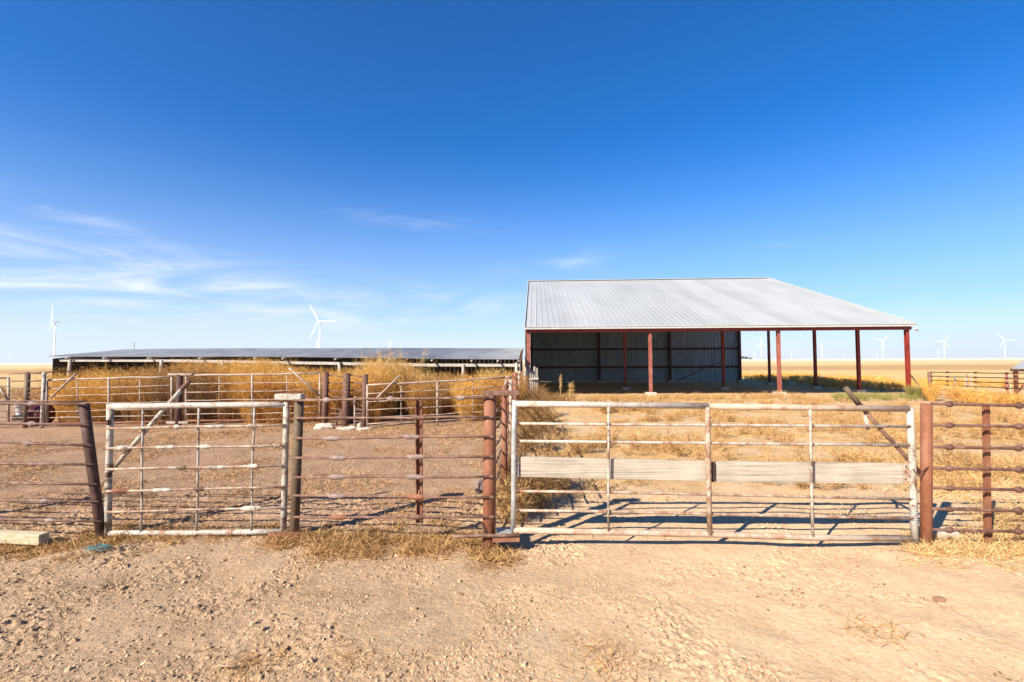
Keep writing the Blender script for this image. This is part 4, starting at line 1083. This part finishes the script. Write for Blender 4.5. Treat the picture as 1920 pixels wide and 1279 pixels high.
for lb, x, y, r in (('pale tumbleweed on the ground just behind the thick gate post', -.02, 5.2, .26), ('brown tumbleweed right behind the hinge side of the main gate', .24, 5.6, .30), ('tumbleweed resting half hidden behind the first cross fence post', .02, 6.6, .30), ('dark tumbleweed in shade behind the end of the bleached boards', .55, 6.3, .28), ('tumbleweed pushed against the middle of the cross fence', .25, 9.0, .36), ('larger tumbleweed near the log beside the cross fence', .55, 11.2, .42), ('tumbleweed against the fence short of the capped corner post', .38, 12.6, .40), ('broad tumbleweed beside the capped corner post', .75, 14.6, .5), ('far tumbleweed near the barn end of the cross fence', .95, 18.0, .5)):
    ball((x, y, gz(x, y) + r * .82), r, int(1500 + 2500 * r), M['straw' if r < .27 else 'weed_brown'], lb)
for lb, px, py, D, h in (('tall dry mullein stalk before the barn\'s dark interior', 1050, 752, 20, 1.15), ('short dry seed-head stalk right of the tall stalk before the barn', 1070, 758, 19, .85)):
    p = ground(px, D); b = MB(); tp = p + Vector((.03, 0, h)); b.tube(wob(p + Vector((0, 0, -.05)), tp, 4, .015), [.014, .013, .012, .01, .006], 7)
    t = thing('dry_stalk', lb, 'plant', p, 'dry stalks in front of the barn'); b.build('stem', M['straw_pale'], t)
    n = 500; z = NR.uniform(.35 if h < 1 else .5, 1, n); a = unit(NR.randn(n, 3)); base = np.array(p) + np.stack([.03 * z, 0 * z, h * z], 1)
    o = fast('seed_head', *blades(base - np.array(p), a + np.array([0, 0, .3]), NR.uniform(.05, .20 if h < 1 else .10, n), np.full(n, .012), NR.randn(n, 3) * .2), M['straw_pale']); o.parent = t
P = np.array([[*ground(px, D)] for px, D in [(NR.uniform(985, 1075), NR.uniform(17, 21)) for _ in range(26)]])
veg('shade_weeds', 'brown weeds clumped in front of the barn\'s left corner', 'weeds', bushy(P, .45, .3, 12, 14, .14, .008, .008, .7), M['weed_brown'], kind='stuff')

# ---------------------------------------------------------------- horizon things
def tree(label, px, D, h, i):
    p = ground(px, D); t = thing('tree', label, 'tree', p, 'dark trees on the horizon')
    b = MB(); b.tube([p, p + Vector((0, 0, h * .5)), p + Vector((.2, 0, h * .75))], [h * .05, h * .035, h * .015], 7); b.build('trunk', M['post_wood'], t)
    n = 420; a = unit(NR.randn(n, 3)) * (NR.rand(n, 1) ** .4) * np.array([h * .65, h * .5, h * .34]) + np.array([0, 0, h * .62])
    o = fast('crown', *blades(a, NR.randn(n, 3), np.full(n, h * .16), np.full(n, h * .09), NR.randn(n, 3) * .2), M['leaf']); o.parent = t


for i, (px, h, lb) in enumerate(((1393, 9, 'dark tree on the horizon touching the barn wall\'s right edge'), (1400, 8, 'middle one of the tiny dark trees right of the barn wall'), (1408, 6, 'smallest rightmost dark tree in the row right of the barn wall'))):
    tree(lb, px, 1200, h, i)
p = ground(250, 181); t = thing('utility_pole', 'dark wooden utility pole showing above the low shed roof', 'pole', p)
b = MB(); b.tube([p - Vector((0, 0, .5)), p + Vector((0, 0, 9.6))], [.2, .15], 10); b.build('pole', M['post_wood'], t)
b = MB(); b.beam(p + Vector((-.5, .9, 9.1)), p + Vector((.5, -.9, 9.1)), .12, .14); ca = b.build('crossarm', M['post_wood'], t)
for s in (-.9, 0, .9):
    b = MB(); q = p + Vector((.5 * s, -.9 * s, 9.17)); b.lathe(q, q + Vector((0, 0, .18)), [(0, .04), (.5, .07), (1, .03)], 8); b.build('insulator', M['white_plastic'], ca)


def make_turbine(loc):
    t = thing('wind_turbine', 'x', 'wind turbine', loc, 'wind turbines on the horizon'); o = Vector(loc)
    b = MB(); b.tube([o + Vector((0, 0, -1)), o + Vector((0, 0, 40)), o + Vector((0, 0, 78.5))], [1.9, 1.55, 1.1], 20); b.build('tower', M['turbine'], t)
    b = MB(); b.lathe(o + Vector((0, -3.5, 80)), o + Vector((0, 8.5, 80)), [(0, 1.3), (.08, 1.75), (.3, 1.95), (.7, 1.9), (.94, 1.5), (1, 1.0)], 16, (1, 1)); b.build('nacelle', M['turbine'], t)
    hb = MB(); hb.lathe(Vector((0, 1.7, 0)), Vector((0, -2.2, 0)), [(0, 1.6), (.4, 1.6), (.75, 1.2), (1, .3)], 14)
    me = hb.build('rotor', M['turbine']); me.parent = t; me.location = (0, -5.2, 80)
    for k in range(3):
        q = MB(); prof = [(1.2, .65, .65), (4, .7, .6), (8, 1.25, .36), (17, .95, .24), (27, .62, .15), (37, .32, .09), (39, .06, .03)]
        bs = len(q.v)
        for r, w, th in prof:
            for j in range(10):
                a = 2 * math.pi * j / 10; q.v.append(Vector((math.cos(a) * w + (w - .75) * .4, math.sin(a) * th + .3 * math.cos(a) * w * (1 - r / 60), r)))
        for i in range(len(prof) - 1):
            for j in range(10):
                j2 = (j + 1) % 10; q.f.append((bs + i * 10 + j, bs + i * 10 + j2, bs + (i + 1) * 10 + j2, bs + (i + 1) * 10 + j)); q.s.append(True)
        q.f.append(tuple(bs + (len(prof) - 1) * 10 + j for j in range(10))); q.s.append(True)
        bl = q.build('blade', M['turbine']); bl.parent = me; bl.rotation_euler = (0, k * 2 * math.pi / 3, 0)
    return t


def copy_tree(o, parent=None):
    c = o.copy(); C.objects.link(c); c.parent = parent
    for ch in list(o.children): copy_tree(ch, c)
    return c


proto = None
TB = [(600, 603, -14, 90, 'nearest wind turbine with three wide blades above the low shed roof'), (104, 605, -38, 4, 'wind turbine seen edge-on at the low shed\'s left end'),
      (594, 641, 40, 60, 'tiny wind turbine just left of the tower of the nearest one'), (731, 640, 60, 30, 'tiny wind turbine alone over the middle of the low shed roof'),
      (18, 663, 70, 10, 'tiny wind turbine at the far left edge of the horizon'), (1427, 644, -10, 110, 'wind turbine nearest the barn wall\'s right edge seen through the barn'),
      (1414, 663, 30, 15, 'tiny wind turbine just left of the one nearest the barn wall'), (1484, 661, 30, 70, 'tiny wind turbine between the two middle barn posts'),
      (1541, 646, 35, 95, 'wind turbine seen just right of the third dark barn post'), (1581, 664, 35, 55, 'tiny wind turbine left of the fourth dark barn post'),
      (1644, 662, 20, 0, 'tiny wind turbine left of the taller one near the red corner post'), (1654, 639, -20, 50, 'wind turbine between the fourth dark post and the red corner post'),
      (1770, 640, -30, 270, 'wind turbine standing right of the barn, nearer the barn'), (1759, 658, 30, 20, 'tiny wind turbine at the left foot of the one right of the barn'),
      (1883, 638, -40, 88, 'wind turbine standing above the small shed at the right edge')]
for px, hy, yaw, rot, lb in TB:
    hzy = 675.5 + (960 - px) * .0052
    D = 80.0 * F_PX / (hzy - hy) * (78.3 / 80)
    p = at(px, hy, D); loc = (p.x, p.y, p.z - 80)
    if proto is None: proto = t = make_turbine(loc)
    else: t = copy_tree(proto); t.location = loc
    t['label'] = lb; t.rotation_euler = (0, 0, R(yaw)); t.children[0]
    for ch in t.children:
        if ch.name.startswith('rotor'): ch.rotation_euler = (0, R(rot), 0)

hb_ = MB(); hb_.beam((-2600, 1100, 60), (2600, 1100, 60), 2800, 150)
hz_o = hb_.build('haze', bpy.data.materials.new('thin_air')); tag(hz_o, 'thin pale air over the plain', 'haze', kind='stuff')
hm = hz_o.data.materials[0]; hm.use_nodes = True; hn = hm.node_tree; hn.nodes.remove(hn.nodes['Principled BSDF'])
pv = hn.nodes.new('ShaderNodeVolumePrincipled'); pv.inputs['Color'].default_value = (0.80, 0.88, 1.0, 1); pv.inputs['Density'].default_value = 0.00016; pv.inputs['Anisotropy'].default_value = 0.2
hn.links.new(pv.outputs[0], hn.nodes['Material Output'].inputs['Volume'])
# ---------------------------------------------------------------- light and sky
EL, AZ = 34.0, 225.0
sd = Vector((math.sin(R(AZ)) * math.cos(R(EL)), math.cos(R(AZ)) * math.cos(R(EL)), math.sin(R(EL))))
sl = bpy.data.lights.new('sun', 'SUN'); sl.energy = 5.0; sl.angle = R(0.53); sl.color = (1.0, 0.925, 0.79)
so = bpy.data.objects.new('sun', sl); C.objects.link(so); so.rotation_euler = sd.to_track_quat('Z', 'Y').to_euler()
w = bpy.data.worlds.new('World'); SC.world = w; w.use_nodes = True
nt = w.node_tree; nn = nt.nodes; bg = nn['Background']
sky = nn.new('ShaderNodeTexSky'); sky.sky_type = 'NISHITA'; sky.sun_disc = False; sky.sun_elevation = R(EL); sky.sun_rotation = R(AZ)
sky.altitude = 1100; sky.air_density = 1.0; sky.dust_density = 0.25; sky.ozone_density = 4.5


class WT(NT):
    def __init__(s): s.t = nt; s.n = nn


W = WT()
tc = nn.new('ShaderNodeTexCoord'); sep = nn.new('ShaderNodeSeparateXYZ'); nt.links.new(tc.outputs['Generated'], sep.inputs[0])
az = W.math('ARCTAN2', sep.outputs[0], sep.outputs[1]); el = W.math('ARCSINE', sep.outputs[2])
cmb = nn.new('ShaderNodeCombineXYZ'); nt.links.new(az, cmb.inputs[0]); nt.links.new(el, cmb.inputs[1])
mp = nn.new('ShaderNodeMapping'); mp.inputs['Rotation'].default_value = (0, 0, R(10)); mp.inputs['Scale'].default_value = (3.2, 17, 1); nt.links.new(cmb.outputs[0], mp.inputs[0])
n1 = W.noise(mp.outputs[0], 1.0, 7, 0.62, 1.2)
mp2 = nn.new('ShaderNodeMapping'); mp2.inputs['Rotation'].default_value = (0, 0, R(14)); mp2.inputs['Scale'].default_value = (14, 60, 1); nt.links.new(cmb.outputs[0], mp2.inputs[0])
n2 = W.noise(mp2.outputs[0], 1.0, 5, 0.6, 0.8)


def blob(a0, e0, sa, se, tilt=0.0):
    da = W.math('SUBTRACT', az, a0); de = W.math('SUBTRACT', W.math('MULTIPLY_ADD', da, -tilt, el), e0)
    q = W.math('ADD', W.math('POWER', W.math('ABSOLUTE', W.math('DIVIDE', da, sa)), 2.0), W.math('POWER', W.math('ABSOLUTE', W.math('DIVIDE', de, se)), 2.0))
    return W.math('EXPONENT', W.math('MULTIPLY', q, -1.0))


def azel(px, py):
    v = (at(px, py, 100) - CAM).normalized(); return math.atan2(v.x, v.y), math.asin(v.z)


tot = None
for px, py, sa, se, tilt, s in ((230, 520, .36, .050, -.10, .95), (60, 500, .2, .03, -.05, .6), (500, 570, .36, .045, -.04, .8), (210, 432, .13, .018, -.28, .75), (1060, 497, .09, .022, .10, .6), (780, 415, .13, .014, -.05, .45), (850, 575, .22, .03, 0, .45), (1480, 455, .05, .008, 0, .35), (1700, 560, .3, .03, 0, .2)):
    a0, e0 = azel(px, py); q = W.math('MULTIPLY', blob(a0, e0, sa, se, tilt), s); tot = q if tot is None else W.math('ADD', tot, q, clamp=True)
wisp = W.math('MULTIPLY', W.mrange(n1, 0.36, 0.76), W.mrange(n2, 0.15, 0.75, 0.55, 1.0))
cl = W.math('MULTIPLY', tot, wisp, clamp=True)
hsv = nn.new('ShaderNodeHueSaturation'); hsv.inputs['Saturation'].default_value = 1.80; hsv.inputs['Hue'].default_value = 0.5075; nt.links.new(sky.outputs[0], hsv.inputs['Color'])
hz = W.mrange(el, 0.0, 0.30, 0.92, 1.0)
skc = W.mix(1.0, hsv.outputs[0], W.ramp(hz, [(0.0, (0, 0, 0)), (1.0, (1, 1, 1))]), 'MULTIPLY')
veil = W.mrange(el, -0.02, 0.46, 1.0, 0.0, False)
skc = W.mix(W.math('MULTIPLY', W.math('POWER', veil, 2.2), 0.95), skc, (4.75, 5.15, 5.9))
col = W.mix(W.math('MULTIPLY', cl, 0.95), skc, (5.6, 5.8, 6.2))
nt.links.new(col, bg.inputs[0]); bg.inputs[1].default_value = 0.087

SC.view_settings.view_transform = 'Standard'; SC.view_settings.look = 'None'; SC.view_settings.exposure = 1.14; SC.view_settings.gamma = 1.0
SC.view_settings.use_curve_mapping = False
